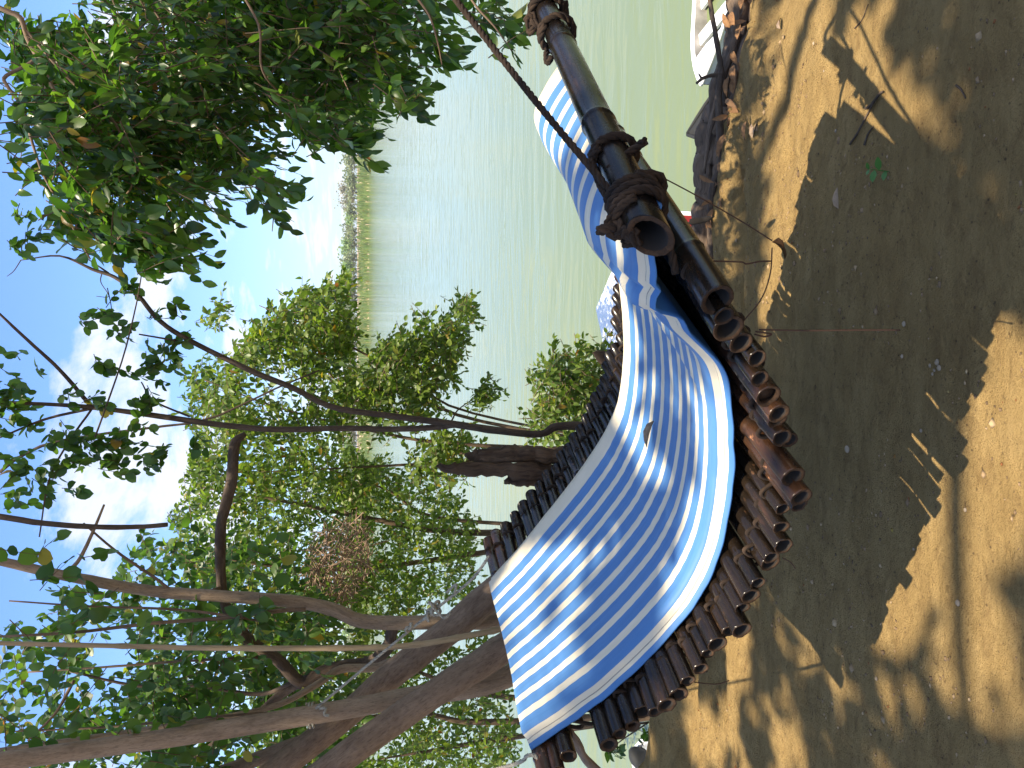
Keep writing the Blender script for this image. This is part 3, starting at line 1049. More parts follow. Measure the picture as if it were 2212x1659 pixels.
def mattress():
    S = np.linspace(.7, 43.0, 176)
    # cross section: (dc in metres from the near edge, height, colour)  top strip has 48 samples
    TOP = .030 + .004
    ncross = 56
    rows, uvs = [], []
    for s in S:
        n, f, c, t, nr = frame(s)
        wdt = np.linalg.norm(f - n)
        a = np.interp(s, C0S, C0); b = np.interp(s, C0S, C1)
        h0 = mat_h(s, 0) + .024
        row, uv = [], []
        rip = .0005 * math.sin(s * 2 * math.pi / 1.02) * (hash_noise(np.array([[s * .3, 7.0, 0]]), 12)[0] + .3) if s < 30 else 0
        wav = .003 * (hash_noise(np.array([[s * .55, 2.0, 0]]), 11)[0] - .5)
        crease = .020 * math.exp(-((s - 38.6) / .42) ** 2) - .012 * math.exp(-((s - 37.7) / .5) ** 2) + .010 * math.exp(-((s - 39.9) / .4) ** 2)

        def pt(m_from_near, h, frac=None):
            q = n + (f - n) * a + c * m_from_near if frac is None else n + (f - n) * frac
            return q + nr * (h0 + h)
        # near lower flap, near cream side, top, far hem
        fl = .0035 * (hash_noise(np.array([[s * .6, 1.0, 5.0]]), 15)[0] - .5) + .0008 * math.sin(s * 2.3)
        near_pts = [(.012, -.010), (.0, -.008 + fl), (.001, -.005 + fl), (.014, .000 + fl * .5), (.021, .003), (.0225, .0035), (.024, .0015), (.0255, .0035), (.030, .010), (.033, .0155), (.038, .0195)]
        for q_, (m, h) in enumerate(near_pts):
            row.append(pt(m, h + rip * .5 + wav + crease * .8)); uv.append((s * .04, -.42))
        wa = a * wdt + .046; wb = b * wdt - .012
        for j in range(ncross):
            x = j / (ncross - 1)
            m = wa + (wb - wa) * x
            edge = min(x, 1 - x)
            puff = .021 + .004 * min(1, edge * 12) + rip * min(1, edge * 20 + .3) + wav * (1 - x) * .6
            puff += crease * max(0, 1 - x * 7)
            puff += .0015 * (hash_noise(np.array([[s * .22, x * 5, 4.0]]), 13)[0] - .5)
            puff -= .012 * math.sin(math.pi * x) * (1 if s < 30 else .3)
            row.append(n + c * m + nr * (mat_h(s, x) + .024 + puff)); uv.append((s * .04, x * 10.4 - .42))
        for m, h in ((.006, .017), (.010, .008), (.014, .003), (.040, .001), (.041, -.002), (.0, -.003)):
            row.append(n + c * (wb + m) + nr * (mat_h(s, 1) + .024 + h + wav * .2)); uv.append((s * .04, 9.9))
        rows.append(row); uvs.append(uv)
    V = np.array(rows); ns, nc, _ = V.shape
    F, MI = [], []
    NN = len(near_pts)
    for i in range(ns - 1):
        for j in range(nc - 1):
            k = i * nc + j
            F.append([k, k + 1, k + nc + 1, k + nc])
            if j < 4: mi = 2 if j < 3 else 1
            elif j in (5, 6): mi = 3
            elif j < NN - 2: mi = 1
            elif j < NN + ncross - 5: mi = 0
            elif j < NN + ncross - 1: mi = 1
            elif j == NN + ncross - 1: mi = 2
            else: mi = 1
            MI.append(mi)
        # underside
        k = i * nc
        F.append([k + nc, k + 2 * nc - 1, k + nc - 1, k]); MI.append(2)
    # end caps
    F.append(list(range(nc))[::-1]); MI.append(2)
    F.append([(ns - 1) * nc + j for j in range(nc)]); MI.append(2)
    o = mesh_obj('striped_mattress', V.reshape(-1, 3), F, [M['stripe'], M['cream'], M['blue'], M['seam']], mat_idx=MI, uv=np.array(uvs).reshape(-1, 2))
    tag(o, 'blue and cream striped canvas mattress draped along the bamboo lounger', 'mattress')
    return o


mattress()


def curled_leaf(name, c, d, nv, L, W, mat, label, cat='leaf', group=None, curl=.5, fold=.6):
    V, q, t = leaf_mesh(np.array([c]), nrm(np.array([d])), nrm(np.array([nv])), np.array([L]), np.array([W]), np.array([curl]), np.array([fold]))
    th = nrm(np.array(nv)) * .0012
    F = [list(x) for x in q] + [list(x) for x in t]
    V2 = np.vstack([V, V - th]); F2 = F + [[i + 11 for i in f][::-1] for f in F]
    o = mesh_obj(name, V2, F2, mat, tc=V2)
    tag(o, label, cat, group)
    return o


n, f, c, t, nr = frame(20.5)
pl = n + (f - n) * .52 + nr * .052
curled_leaf('dry_leaf', pl + t * .05 + c * .03, -t * .9 - c * .35 + nr * .35, c + nr * .8, .075, .012, M['pale_leaf'], 'dry curled tan leaf lying on the blue striped mattress', group=None, curl=.2, fold=1.2)

# ------------------------------------------------------------------ left tree with leaning trunks
ltree = empty('leaning_tree', (-.55, 3.25, ground_z(-.55, 3.25) - .05), 'multi stemmed brown tree leaning left behind the lounger head', 'tree')


def limb(root, name, pts, radii, mat, n=28, sides=14, rough=.07, seed=0):
    p = pix_path(pts, n)
    rr = np.interp(np.linspace(0, 1, n), np.linspace(0, 1, len(radii)), radii)
    tb = TB(); tb.tube(p, rr, sides, rough=rough, seed=seed)
    return tb.build(name, mat, root)


limb(ltree, 'trunk', [(1465, 1070, 3.3), (1330, 1110, 3.3), (1180, 1190, 3.28), (1060, 1286, 3.26), (970, 1364, 3.25), (837, 1466, 3.24), (760, 1535, 3.2), (640, 1632, 3.15), (500, 1735, 3.1), (200, 1950, 3.0)], [.095, .082, .073, .066, .063, .060, .058, .056, .052, .045], M['trunk'], seed=1, rough=.11)
limb(ltree, 'trunk', [(1470, 1170, 3.25), (1330, 1245, 3.15), (1180, 1340, 3.05), (1060, 1420, 2.98), (970, 1478, 2.92), (837, 1567, 2.86), (740, 1640, 2.8), (560, 1770, 2.75), (250, 1950, 2.7)], [.088, .074, .065, .058, .055, .054, .052, .050, .045], M['trunk'], seed=2, rough=.11)
limb(ltree, 'trunk', [(1480, 1280, 3.3), (1340, 1330, 3.25), (1200, 1410, 3.2), (1060, 1475, 3.08), (900, 1503, 3.05), (740, 1533, 3.04), (560, 1563, 3.05), (380, 1592, 3.05), (180, 1620, 3.05), (0, 1645, 3.05), (-300, 1680, 3.05)], [.075, .06, .05, .043, .040, .038, .037, .036, .034, .033, .03], M['trunk_light'], n=40, seed=3, rough=.05)
limb(ltree, 'limb', [(1180, 1290, 3.45), (1080, 1338, 3.45), (980, 1343, 3.4), (860, 1345, 3.4), (780, 1342, 3.4), (720, 1318, 3.4), (640, 1300, 3.4), (480, 1288, 3.4), (330, 1277, 3.4), (200, 1255, 3.4), (100, 1235, 3.4), (0, 1212, 3.4), (-150, 1180, 3.4)], [.04, .038, .034, .032, .031, .030, .028, .026, .024, .022, .020, .018, .014], M['trunk_light'], n=46, seed=4, rough=.08)
limb(ltree, 'limb', [(850, 1345, 3.42), (845, 1370, 3.5), (840, 1395, 3.55), (800, 1430, 3.6), (740, 1440, 3.6), (690, 1455, 3.6), (650, 1475, 3.6), (600, 1425, 3.6), (540, 1386, 3.6), (503, 1339, 3.6), (483, 1296, 3.6), (477, 1239, 3.6), (477, 1139, 3.6), (490, 1080, 3.6), (500, 1036, 3.6), (508, 960, 3.6), (530, 937, 3.6)], [.028, .028, .028, .03, .03, .03, .032, .028, .027, .024, .024, .022, .024, .024, .026, .024, .012], M['bark_dark'], n=60, seed=5, rough=.14)
limb(ltree, 'limb', [(690, 1455, 3.6), (620, 1490, 3.7), (560, 1540, 3.7), (500, 1580, 3.7), (420, 1640, 3.7)], [.026, .024, .02, .018, .014], M['bark_dark'], seed=6)
limb(ltree, 'limb', [(720, 1580, 3.2), (620, 1615, 3.25), (530, 1650, 3.3), (420, 1690, 3.3)], [.03, .03, .03, .028], M['trunk'], seed=7)
limb(ltree, 'limb', [(900, 1400, 3.5), (820, 1440, 3.5), (737, 1445, 3.5), (690, 1475, 3.45), (600, 1523, 3.4), (480, 1550, 3.4), (333, 1573, 3.4), (160, 1598, 3.4), (0, 1620, 3.4)], [.022, .02, .018, .015, .013, .012, .011, .01, .009], M['trunk_light'], n=40, seed=8)
for k, (pts, r0, mt) in enumerate([
    ([(660, 1316, 3.3), (615, 1318, 3.3), (480, 1335, 3.3), (333, 1346, 3.3), (160, 1366, 3.3), (0, 1375, 3.3)], .010, 'twig'),
    ([(560, 1420, 3.6), (400, 1428, 3.6), (240, 1440, 3.6), (60, 1452, 3.6)], .007, 'twig'),
    ([(570, 1540, 3.3), (420, 1552, 3.3), (240, 1570, 3.3), (30, 1580, 3.3)], .006, 'twig'),
    ([(590, 1345, 3.2), (400, 1318, 3.2), (200, 1310, 3.2), (20, 1298, 3.2)], .006, 'twig'),
    ([(475, 1270, 3.5), (400, 1290, 3.4), (330, 1245, 3.4), (250, 1190, 3.4), (180, 1130, 3.4)], .008, 'twig'),
    ([(160, 1470, 3.3), (120, 1540, 3.3), (60, 1600, 3.3)], .007, 'twig'),
    ([(640, 1470, 3.6), (560, 1500, 3.8), (420, 1480, 3.8), (300, 1482, 3.8), (150, 1450, 3.8)], .011, 'bark_dark'),
    ([(140, 1240, 3.3), (170, 1210, 3.3), (200, 1150, 3.3), (225, 1090, 3.3)], .009, 'trunk_light'),
]):
    limb(ltree, 'branch', pts, [r0, r0 * .9, r0 * .75, r0 * .5], M[mt], n=18, sides=7, seed=20 + k, rough=.1)

r = np.random.default_rng(21)
cr = Crown()
# near, broad, mostly shaded leaves
pts = sample_region([(40, 1250), (250, 1240), (420, 1300), (600, 1290), (700, 1380), (700, 1659), (560, 1760), (-80, 1760), (-80, 1400)], 360, 3.1, 4.6, r, 2.0, .46, 31)
d = r.normal(0, 1, (len(pts), 3)); d[:, 2] = -.2 + .5 * d[:, 2]
cr.add(sprays(pts, d, r.uniform(.16, .34, len(pts)), 8, .058, .34, r, .3, .3, .2, 1.0, .75, 1))
pts = sample_region([(250, 1180), (380, 1130), (640, 1200), (760, 1400), (800, 1659), (300, 1659)], 340, 4.0, 5.6, r, 1.8, .46, 32)
d = r.normal(0, 1, (len(pts), 3)); d[:, 2] = -.1 + .5 * d[:, 2]
cr.add(sprays(pts, d, r.uniform(.18, .36, len(pts)), 9, .055, .33, r, .3, .3, .2, 1.0, .75, 1))
big = [(200, 1210, 3.0), (90, 1205, 3.0), (70, 1260, 3.0), (560, 1180, 3.2), (560, 1210, 3.2), (545, 1230, 3.2), (110, 1360, 2.8), (60, 1180, 3.0), (85, 1190, 3.0)]
pts = blob([P(*q) for q in big], 1, .05, r)
d = r.normal(0, .5, (len(pts), 3)); d[:, 2] -= .8
cr.add(sprays(pts, d, np.full(len(pts), .14), 4, .062, .42, r, .2, .3, .15, .9, .3, 1))
cr.build(ltree, M['leaf_left'], M['twig'])

# slim sapling in front of the shrubs
sap = empty('slender_sapling', (P(1262, 918, 3.35)[0], 3.35, ground_z(P(1262, 918, 3.35)[0], 3.35)), 'slim two stemmed sapling rising behind the middle of the lounger', 'tree')
limb(sap, 'trunk', [(1460, 905, 3.3), (1350, 915, 3.33), (1258, 919, 3.35), (1200, 922, 3.35), (1165, 938, 3.35), (1070, 930, 3.35), (975, 916, 3.35), (850, 899, 3.35), (720, 880, 3.35), (633, 838, 3.35), (540, 800, 3.35), (400, 730, 3.35), (340, 688, 3.35), (300, 640, 3.35), (250, 600, 3.35), (200, 582, 3.35), (130, 553, 3.35), (45, 562, 3.35)], [.024, .022, .021, .020, .017, .0165, .016, .0145, .0135, .013, .0125, .011, .010, .009, .008, .007, .004, .002], M['bark_dark'], n=70, sides=10, seed=41, rough=.12)
limb(sap, 'trunk', [(985, 917, 3.36), (930, 924, 3.37), (840, 927, 3.38), (737, 925, 3.38), (600, 928, 3.38), (480, 918, 3.38), (330, 897, 3.38), (200, 880, 3.38), (100, 873, 3.38), (0, 868, 3.38), (-200, 850, 3.38)], [.015, .014, .0135, .013, .0135, .013, .012, .010, .008, .007, .005], M['bark_dark'], n=50, sides=10, seed=42, rough=.1)
for k, (pts, r0) in enumerate([
    ([(197, 878, 3.38), (130, 800, 3.36), (60, 735, 3.34), (-20, 660, 3.32)], .0085),
    ([(200, 882, 3.38), (100, 905, 3.38), (0, 945, 3.38)], .007),
    ([(198, 884, 3.38), (145, 960, 3.36), (105, 1040, 3.34), (85, 1160, 3.32)], .0048),
    ([(0, 1020, 3.7), (33, 993, 3.7), (100, 960, 3.7), (203, 940, 3.7), (333, 923, 3.7), (453, 905, 3.7), (587, 843, 3.7), (690, 800, 3.7)], .008),
    ([(205, 945, 3.3), (225, 890, 3.3), (268, 765, 3.3), (296, 650, 3.3), (306, 590, 3.3)], .004),
    ([(408, 742, 3.36), (375, 735, 3.34), (300, 722, 3.32)], .006),
    ([(410, 900, 3.4), (333, 866, 3.4), (305, 825, 3.4)], .005),
    ([(270, 605, 3.36), (262, 580, 3.35), (258, 553, 3.34)], .0045),
    ([(235, 590, 3.36), (190, 560, 3.34)], .004),
    ([(45, 562, 3.35), (30, 585, 3.35), (15, 597, 3.35)], .002),
    ([(220, 590, 3.36), (218, 610, 3.35), (235, 640, 3.34), (208, 640, 3.34)], .0022),
    ([(232, 622, 3.35), (240, 660, 3.34), (242, 690, 3.33)], .0022),
]):
    limb(sap, 'branch', pts, [r0, r0 * .9, r0 * .75, r0 * .55], M['bark_dark'], n=16, sides=6, seed=60 + k, rough=.1)
r = np.random.default_rng(22)
cr = Crown()
cl = [(200, 670, .05), (190, 690, .04), (245, 700, .04), (257, 712, .03), (277, 633, .05), (290, 640, .03), (337, 686, .04), (335, 600, .02), (390, 686, .05), (387, 726, .06), (227, 783, .05), (222, 800, .03), (320, 770, .07), (335, 760, .07), (367, 776, .06), (287, 813, .05), (333, 826, .06), (320, 850, .05), (300, 880, .05), (290, 870, .05), (160, 863, .04), (200, 862, .03), (77, 1033, .05), (150, 1066, .04), (133, 953, .08), (143, 986, .09), (120, 975, .07), (165, 960, .07), (193, 963, .07), (233, 1000, .07), (317, 963, .07), (300, 1013, .08), (340, 990, .07), (417, 953, .05), (215, 980, .06), (270, 960, .06), (17, 770, .05), (27, 820, .09), (10, 850, .09), (20, 886, .10), (50, 890, .07), (23, 970, .10), (10, 940, .08), (60, 510, .07), (70, 490, .06), (55, 525, .06), (45, 1090, .06), (40, 1050, .05), (110, 1035, .04), (90, 1060, .03), (30, 1010, .06), (240, 900, .05), (310, 900, .05), (250, 940, .06)]
pts = np.concatenate([blob([P(q[0], q[1], 3.35)], max(2, int(q[2] * 55)), q[2] * 1.0, r) for q in cl])
d = r.normal(0, .8, (len(pts), 3)); d[:, 2] -= .35
cr.add(sprays(pts, d, r.uniform(.05, .11, len(pts)), 5, .050, .36, r, .3, .25, .2, 1.0, .45, 1))
cr.build(sap, M['leaf_left'], M['bark_dark'])

# ------------------------------------------------------------------ shrubs on the bank below


def shrub(name, label, base, stems, regions, leafmat, seed, llen=.055, lw=.27, nleaf=9, tl=(.16, .34), dirb=(.25, 0, .15), cat='shrub'):
    r = np.random.default_rng(seed)
    root = empty(name, (base[0], base[1], float(ground_z(base[0], base[1], False)) if base[2] is None else base[2]), label, cat)
    tb = TB()
    for k, s in enumerate(stems):
        tb.tube(smooth_path([np.array(root.location)] + [P(*q) for q in s[:-1]], 24), np.linspace(s[-1] * 1.5, s[-1] * .3, 24), 7, rough=.12, seed=seed + k)
    tb.build('stems', M['twig'], root)
    cr = Crown()
    for poly, n, y0, y1, cl, th in regions:
        pts = sample_region(poly, n, y0, y1, r, cl, th, seed)
        d = r.normal(0, 1, (len(pts), 3)) * [1, 1, .6] + np.array(dirb)
        cr.add(sprays(pts, d, r.uniform(tl[0], tl[1], len(pts)), nleaf, llen, lw, r, .22, .25, .25, .95, .7))
    cr.build(root, leafmat, M['twig'])
    return root


shrub('leafy_shrub', 'tall bright green shrub with windblown sprays reaching over the water', P(1150, 980, 5.6).tolist()[:2] + [-2.4],
      [[(1000, 900, 5.6), (850, 800, 5.6), (700, 720, 5.7), (560, 660, 5.7), .011], [(980, 880, 5.5), (930, 780, 5.4), (960, 700, 5.4), (1020, 650, 5.3), .008], [(1000, 960, 5.6), (800, 930, 5.6), (600, 880, 5.6), (440, 820, 5.6), .012], [(950, 1000, 5.8), (760, 1010, 5.8), (560, 1020, 5.8), .011], [(900, 900, 5.6), (760, 860, 5.6), (640, 700, 5.6), .012], [(1000, 980, 5.5), (980, 900, 5.5), (1040, 850, 5.4), .009]],
      [([(450, 665), (478, 660), (478, 700), (455, 715)], 12, 5.3, 6.0, 2.5, .3),
       ([(570, 690), (620, 660), (690, 620), (750, 600), (755, 650), (765, 720), (740, 800), (600, 800), (480, 800), (520, 740)], 420, 5.0, 6.4, 1.8, .42),
       ([(880, 720), (910, 680), (950, 710), (985, 650), (1030, 655), (1015, 700), (985, 790), (980, 830), (930, 860), (800, 860), (800, 770)], 330, 4.9, 6.0, 1.9, .42),
       ([(410, 790), (700, 780), (900, 860), (980, 860), (900, 930), (700, 960), (420, 960), (410, 880)], 520, 5.0, 6.6, 1.7, .43),
       ([(1020, 880), (1030, 840), (1070, 828), (1065, 860)], 22, 5.0, 5.5, 3, .2),
       ([(900, 940), (960, 930), (1040, 960), (1060, 1010), (960, 1050), (880, 1020)], 110, 5.0, 6.0, 2.2, .45)],
      M['leaf_mid'], 51)
shrub('leafy_shrub', 'dense green shrub behind the broken snag and the pale limb', P(1180, 1150, 6.4).tolist()[:2] + [-2.4],
      [[(1000, 1150, 6.4), (800, 1120, 6.4), (600, 1080, 6.5), (420, 1050, 6.5), .024], [(1000, 1200, 6.3), (760, 1230, 6.3), (560, 1220, 6.3), (400, 1180, 6.3), .02], [(960, 1120, 6.3), (840, 1060, 6.2), (700, 1010, 6.2), .014]],
      [([(420, 970), (700, 960), (860, 1010), (980, 1070), (1020, 1130), (1020, 1290), (700, 1300), (410, 1270), (370, 1120)], 1700, 5.6, 7.8, 1.7, .42)],
      M['leaf_mid'], 52)
shrub('leafy_shrub', 'shaded shrub seen between and below the leaning brown trunks', P(1250, 1560, 5.2).tolist()[:2] + [-2.4],
      [[(1050, 1560, 5.2), (900, 1540, 5.2), (700, 1560, 5.2), .02], [(1060, 1600, 5.2), (940, 1620, 5.2), (820, 1640, 5.2), .016], [(1050, 1500, 5.2), (900, 1450, 5.2), (720, 1400, 5.2), .018]],
      [([(640, 1290), (1060, 1270), (1090, 1480), (1120, 1660), (1080, 1720), (700, 1720), (560, 1660), (520, 1400)], 1250, 4.6, 6.6, 1.8, .43)],
      M['leaf_mid'], 53, llen=.052)
shrub('leafy_shrub', 'low bright shrub growing just beyond the far cane ends', P(1330, 850, 4.6).tolist()[:2] + [-2.2],
      [[(1290, 850, 4.6), (1230, 860, 4.6), (1170, 870, 4.6), .010], [(1290, 820, 4.6), (1230, 800, 4.6), (1180, 790, 4.6), .008], [(1290, 870, 4.6), (1180, 900, 4.6), (1120, 905, 4.6), .007]],
      [([(1150, 835), (1160, 800), (1210, 765), (1275, 742), (1305, 750), (1340, 790), (1330, 860), (1250, 880), (1180, 850)], 170, 4.3, 4.9, 2.6, .40),
       ([(1135, 905), (1180, 860), (1280, 860), (1300, 930), (1220, 960), (1150, 950)], 80, 4.3, 4.9, 2.6, .46)],
      M['leaf_mid'], 54, llen=.05)
shrub('waterside_sprig', 'small dark leafy sprig hanging below the near cane ends at left', P(1300, 1570, 3.7).tolist()[:2] + [-1.5],
      [[(1310, 1575, 3.7), (1325, 1590, 3.7), .004], [(1330, 1610, 3.7), (1345, 1625, 3.7), .003]],
      [([(1285, 1575), (1330, 1560), (1345, 1600), (1335, 1640), (1290, 1600)], 9, 3.6, 3.8, 3, .1), ([(1385, 1580), (1410, 1570), (1400, 1600), (1388, 1600)], 4, 3.6, 3.8, 3, .1)],
      M['leaf_near'], 55, llen=.05, nleaf=6, tl=(.06, .12), dirb=(0, 0, -.4), cat='plant')

# the dry brushwood tangled in the shrubs
r = np.random.default_rng(33)
tb = TB()
pts = sample_region([(640, 1280), (690, 1150), (740, 1120), (800, 1130), (800, 1230), (760, 1300), (690, 1330)], 260, 4.9, 5.4, r, 2, .2, 3)
for q in pts:
    d = nrm(r.normal(0, 1, 3) * [1, .6, .8]); L = r.uniform(.10, .30)
    tb.tube([q - d * L / 2, q + r.normal(0, .02, 3), q + d * L / 2], [.004, .0035, .002], 4, cap=False)
tag(tb.build('brushwood_tangle', M['dry_twig']), 'tangle of bleached dry twigs caught in the green shrubs', 'brushwood')

# broken snag, stump splinter, stake and bare poles


def snag():
    root = empty('broken_snag', P(1460, 1010, 3.25), 'rotten split snag with two jagged points behind the lounger', 'dead tree')
    r = np.random.default_rng(9)
    for k, (tip, base, w) in enumerate([((1005, 983, 3.2), (1230, 985, 3.22), .030), ((944, 1008, 3.16), (1230, 1018, 3.2), .028), ((1090, 1040, 3.2), (1230, 1036, 3.22), .022)]):
        p = np.array([P(1465, base[1] + 5, 3.25), P(1350, base[1], 3.24), P(*base)] + [P(*(np.array(base) + (np.array(tip) - base) * q)) for q in (.2, .4, .6, .8, .93, 1)])
        p = smooth_path(p, 34)
        rad = np.interp(np.linspace(0, 1, 34), [0, .3, .45, .7, .85, .95, 1], [w * 1.4, w * 1.25, w * 1.15, w, w * .75, w * .4, .003])
        rad *= 1 + .30 * (r.random(34) - .5)
        p = p + r.normal(0, .0035, p.shape)
        tb = TB(); tb.tube(p, rad, 20, rough=.55, seed=70 + k, lobes=(3, .12))
        tb.build('splinter', M['snag'], root)


snag()
tb = TB()
p = smooth_path([P(1345, 790, 2.75), P(1318, 777, 2.75), P(1300, 770, 2.75), P(1281, 762, 2.74)], 14)
tb.tube(p, np.interp(np.linspace(0, 1, 14), [0, .5, .75, .9, 1], [.032, .030, .024, .013, .003]), 10, rough=.4, seed=5)
p2 = smooth_path([P(1345, 800, 2.76), P(1322, 788, 2.76), P(1297, 776, 2.75)], 10)
tb.tube(p2, np.linspace(.028, .004, 10), 10, rough=.4, seed=6)
p3 = smooth_path([P(1345, 795, 2.76), P(1450, 800, 2.85), P(1520, 805, 2.9)], 10)
tb.tube(p3, .03, 10, rough=.3, seed=7)
tag(tb.build('broken_stump', M['snag']), 'short jagged stump poking up past the far cane ends', 'stump')

tb = TB()
p = pix_path([(1400, 1310, 3.05), (1200, 1335, 3.02), (1067, 1362, 2.95), (960, 1383, 2.93), (867, 1396, 2.93), (740, 1400, 2.93), (450, 1400, 2.95), (240, 1395, 2.97), (20, 1390, 3.0), (-100, 1386, 3.0)], 90)
ln = np.concatenate([[0], np.cumsum(np.linalg.norm(np.diff(p, axis=0), axis=1))])
rad = .0135 - .006 * ln / ln[-1]
for nd in np.arange(.1, ln[-1], .155): rad += .003 * np.exp(-((ln - nd) / .012) ** 2)
tb.tube(p, rad, 10)
tag(tb.build('bamboo_stake', M['culm']), 'thin tan bamboo stake with nodes standing before the trunks', 'stake')
tb = TB()
tb.tube(pix_path([(-60, 1108, 3.2), (0, 1116, 3.2), (100, 1131, 3.2), (207, 1138, 3.2), (300, 1138, 3.2), (362, 1133, 3.2)], 24), np.linspace(.013, .009, 24), 9, rough=.15, seed=4)
tag(tb.build('dead_branch', M['bark_dark']), 'dark dead branch end hanging down from above into the sky', 'branch')
tb = TB()
tb.tube(pix_path([(1215, 1560, 3.3), (1233, 1587, 3.25), (1250, 1612, 3.2), (1262, 1635, 3.2), (1290, 1665, 3.2), (1400, 1760, 3.2)], 24), np.linspace(.022, .018, 24), 9, rough=.16, seed=4)
tag(tb.build('bare_sapling', M['trunk']), 'bare brown stick slanting below the lounger head at left', 'stick')

# ------------------------------------------------------------------ overhanging tree at the right and above
otree = empty('overhanging_tree', (2.3, .2, float(ground_z(2.3, .2))), 'large dark leaved tree overhanging from the right above the river', 'tree')
tb = TB()
tb.tube(smooth_path([(2.3, .2, -1.4), (2.2, .15, -.3), (2.25, .1, .8), (2.0, .1, 1.9), (1.5, 0, 3.4), (.7, -.3, 5.0), (-.3, -.8, 6.6)], 40), np.linspace(.20, .06, 40), 14, rough=.08, seed=11)
tb.build('trunk', M['trunk'], otree)
for k, (q, r0) in enumerate([
    ([(2.25, .12, .9), (1.9, .9, 1.35), (1.65, 1.5, 1.5), (1.3, 1.75, 1.3)], .06),
    ([(2.15, .1, 1.4), (1.9, 1.2, 1.9), (1.6, 2.2, 1.8), (1.2, 2.9, 1.4)], .055),
    ([(1.6, .02, 3.2), (.8, .7, 4.4), (0, 1.0, 5.1), (-1.0, 1.2, 5.6)], .05),
    ([(1.0, -.15, 4.4), (.2, -1.3, 5.0), (-1, -2.3, 5.6)], .05),
    ([(.5, -.35, 5.3), (-1.0, -.4, 5.8), (-2.6, -.8, 6.2)], .045)]):
    tb = TB(); tb.tube(smooth_path([np.array(z, float) for z in q], 20), np.linspace(r0, r0 * .35, 20), 10, rough=.1, seed=80 + k)
    tb.build('limb', M['trunk'], otree)
for k, (pts, r0) in enumerate([
    ([(-40, 0, 2.5), (10, 22, 2.5), (45, 40, 2.5), (60, 85, 2.5), (95, 150, 2.5), (130, 215, 2.5), (200, 270, 2.5), (270, 320, 2.5), (300, 370, 2.5)], .008),
    ([(92, 118, 2.5), (60, 140, 2.5), (12, 165, 2.5), (15, 185, 2.5), (50, 235, 2.5), (70, 310, 2.5), (95, 380, 2.5), (140, 460, 2.5), (195, 560, 2.5)], .006),
    ([(50, 60, 2.5), (130, 150, 2.5), (190, 210, 2.5), (245, 260, 2.5), (280, 340, 2.5), (285, 400, 2.5), (262, 440, 2.5), (255, 520, 2.5)], .005),
    ([(100, 150, 2.5), (100, 200, 2.5), (100, 285, 2.5), (125, 310, 2.5)], .006),
    ([(300, -20, 2.6), (350, 50, 2.6), (360, 110, 2.6), (430, 180, 2.6), (450, 250, 2.6)], .004),
    ([(520, -20, 2.3), (560, 60, 2.3), (570, 160, 2.3), (640, 230, 2.6), (700, 290, 2.6)], .004),
    ([(880, -30, 2.2), (925, 30, 2.2), (945, 90, 2.2), (955, 140, 2.2)], .004),
    ([(1000, -30, 2.1), (1030, 15, 2.1), (1070, 60, 2.1), (1105, 110, 2.1)], .004),
    ([(560, 380, 2.5), (575, 415, 2.5), (590, 455, 2.5), (588, 500, 2.5)], .0035)]):
    limb(otree, 'branch', pts, [r0, r0 * .9, r0 * .7, r0 * .4], M['trunk'] if k < 4 else M['twig'], n=26, sides=8, seed=90 + k, rough=.1)
r = np.random.default_rng(23)
cr = Crown()


def add_region(poly, n, y0, y1, cl, th, ll, lw, nl, tl, db, seed):
    pts = sample_region(poly, n, y0, y1, r, cl, th, seed)
    d = r.normal(0, .8, (len(pts), 3)) + np.array(db)
    cr.add(sprays(pts, d, r.uniform(tl[0], tl[1], len(pts)), nl, ll, lw, r, .35, .3, .25, .9, .55))


# dense dark mass
add_region([(230, -80), (900, -80), (860, 30), (840, 150), (800, 200), (740, 260), (680, 270), (600, 240), (560, 290), (460, 370), (370, 320), (300, 210), (230, 100)], 950, 2.4, 3.7, 2.2, .40, .056, .215, 10, (.18, .32), (-.35, -.1, -.55), 61)
add_region([(230, 230), (310, 230), (420, 310), (530, 310), (550, 350), (470, 400), (410, 430), (310, 430), (240, 360)], 150, 2.4, 3.3, 2.4, .43, .055, .22, 9, (.15, .28), (-.4, 0, -.45), 62)
# thinner sunlit upper fringe
add_region([(-40, 60), (60, 40), (260, 60), (300, 250), (330, 420), (260, 500), (150, 470), (90, 400), (40, 330), (30, 250), (60, 170)], 340, 2.3, 3.3, 2.6, .40, .054, .24, 9, (.14, .24), (-.3, 0, -.2), 63)
add_region([(120, 440), (260, 470), (380, 460), (385, 560), (330, 590), (240, 540), (170, 560), (130, 500)], 62, 2.3, 2.9, 2.8, .42, .060, .30, 7, (.12, .22), (-.35, 0, -.3), 64)
# hanging sprays
for poly, n in [([(905, -20), (940, -20), (985, 110), (960, 160), (925, 100)], 16), ([(1000, -20), (1060, -20), (1120, 80), (1125, 125), (1080, 90), (1030, 30)], 14),
                ([(560, 370), (600, 400), (605, 460), (590, 515), (575, 440)], 9), ([(700, 280), (770, 300), (785, 335), (730, 320)], 12), ([(610, 240), (660, 260), (670, 320), (640, 290)], 8),
                ([(840, 170), (900, 170), (910, 215), (850, 230)], 16)]:
    add_region(poly, n, 2.2, 2.6, 3, .1, .056, .25, 8, (.10, .18), (-.35, 0, -.7), 65)
cr.build(otree, M['leaf_near'], M['twig'])

# unseen roof of the same tree, its gaps shaped to throw the dapples
r = np.random.default_rng(24)
cr = Crown()
SUNX, SUNY = SUN_TRAVEL.x / -SUN_TRAVEL.z, SUN_TRAVEL.y / -SUN_TRAVEL.z
LIT = []


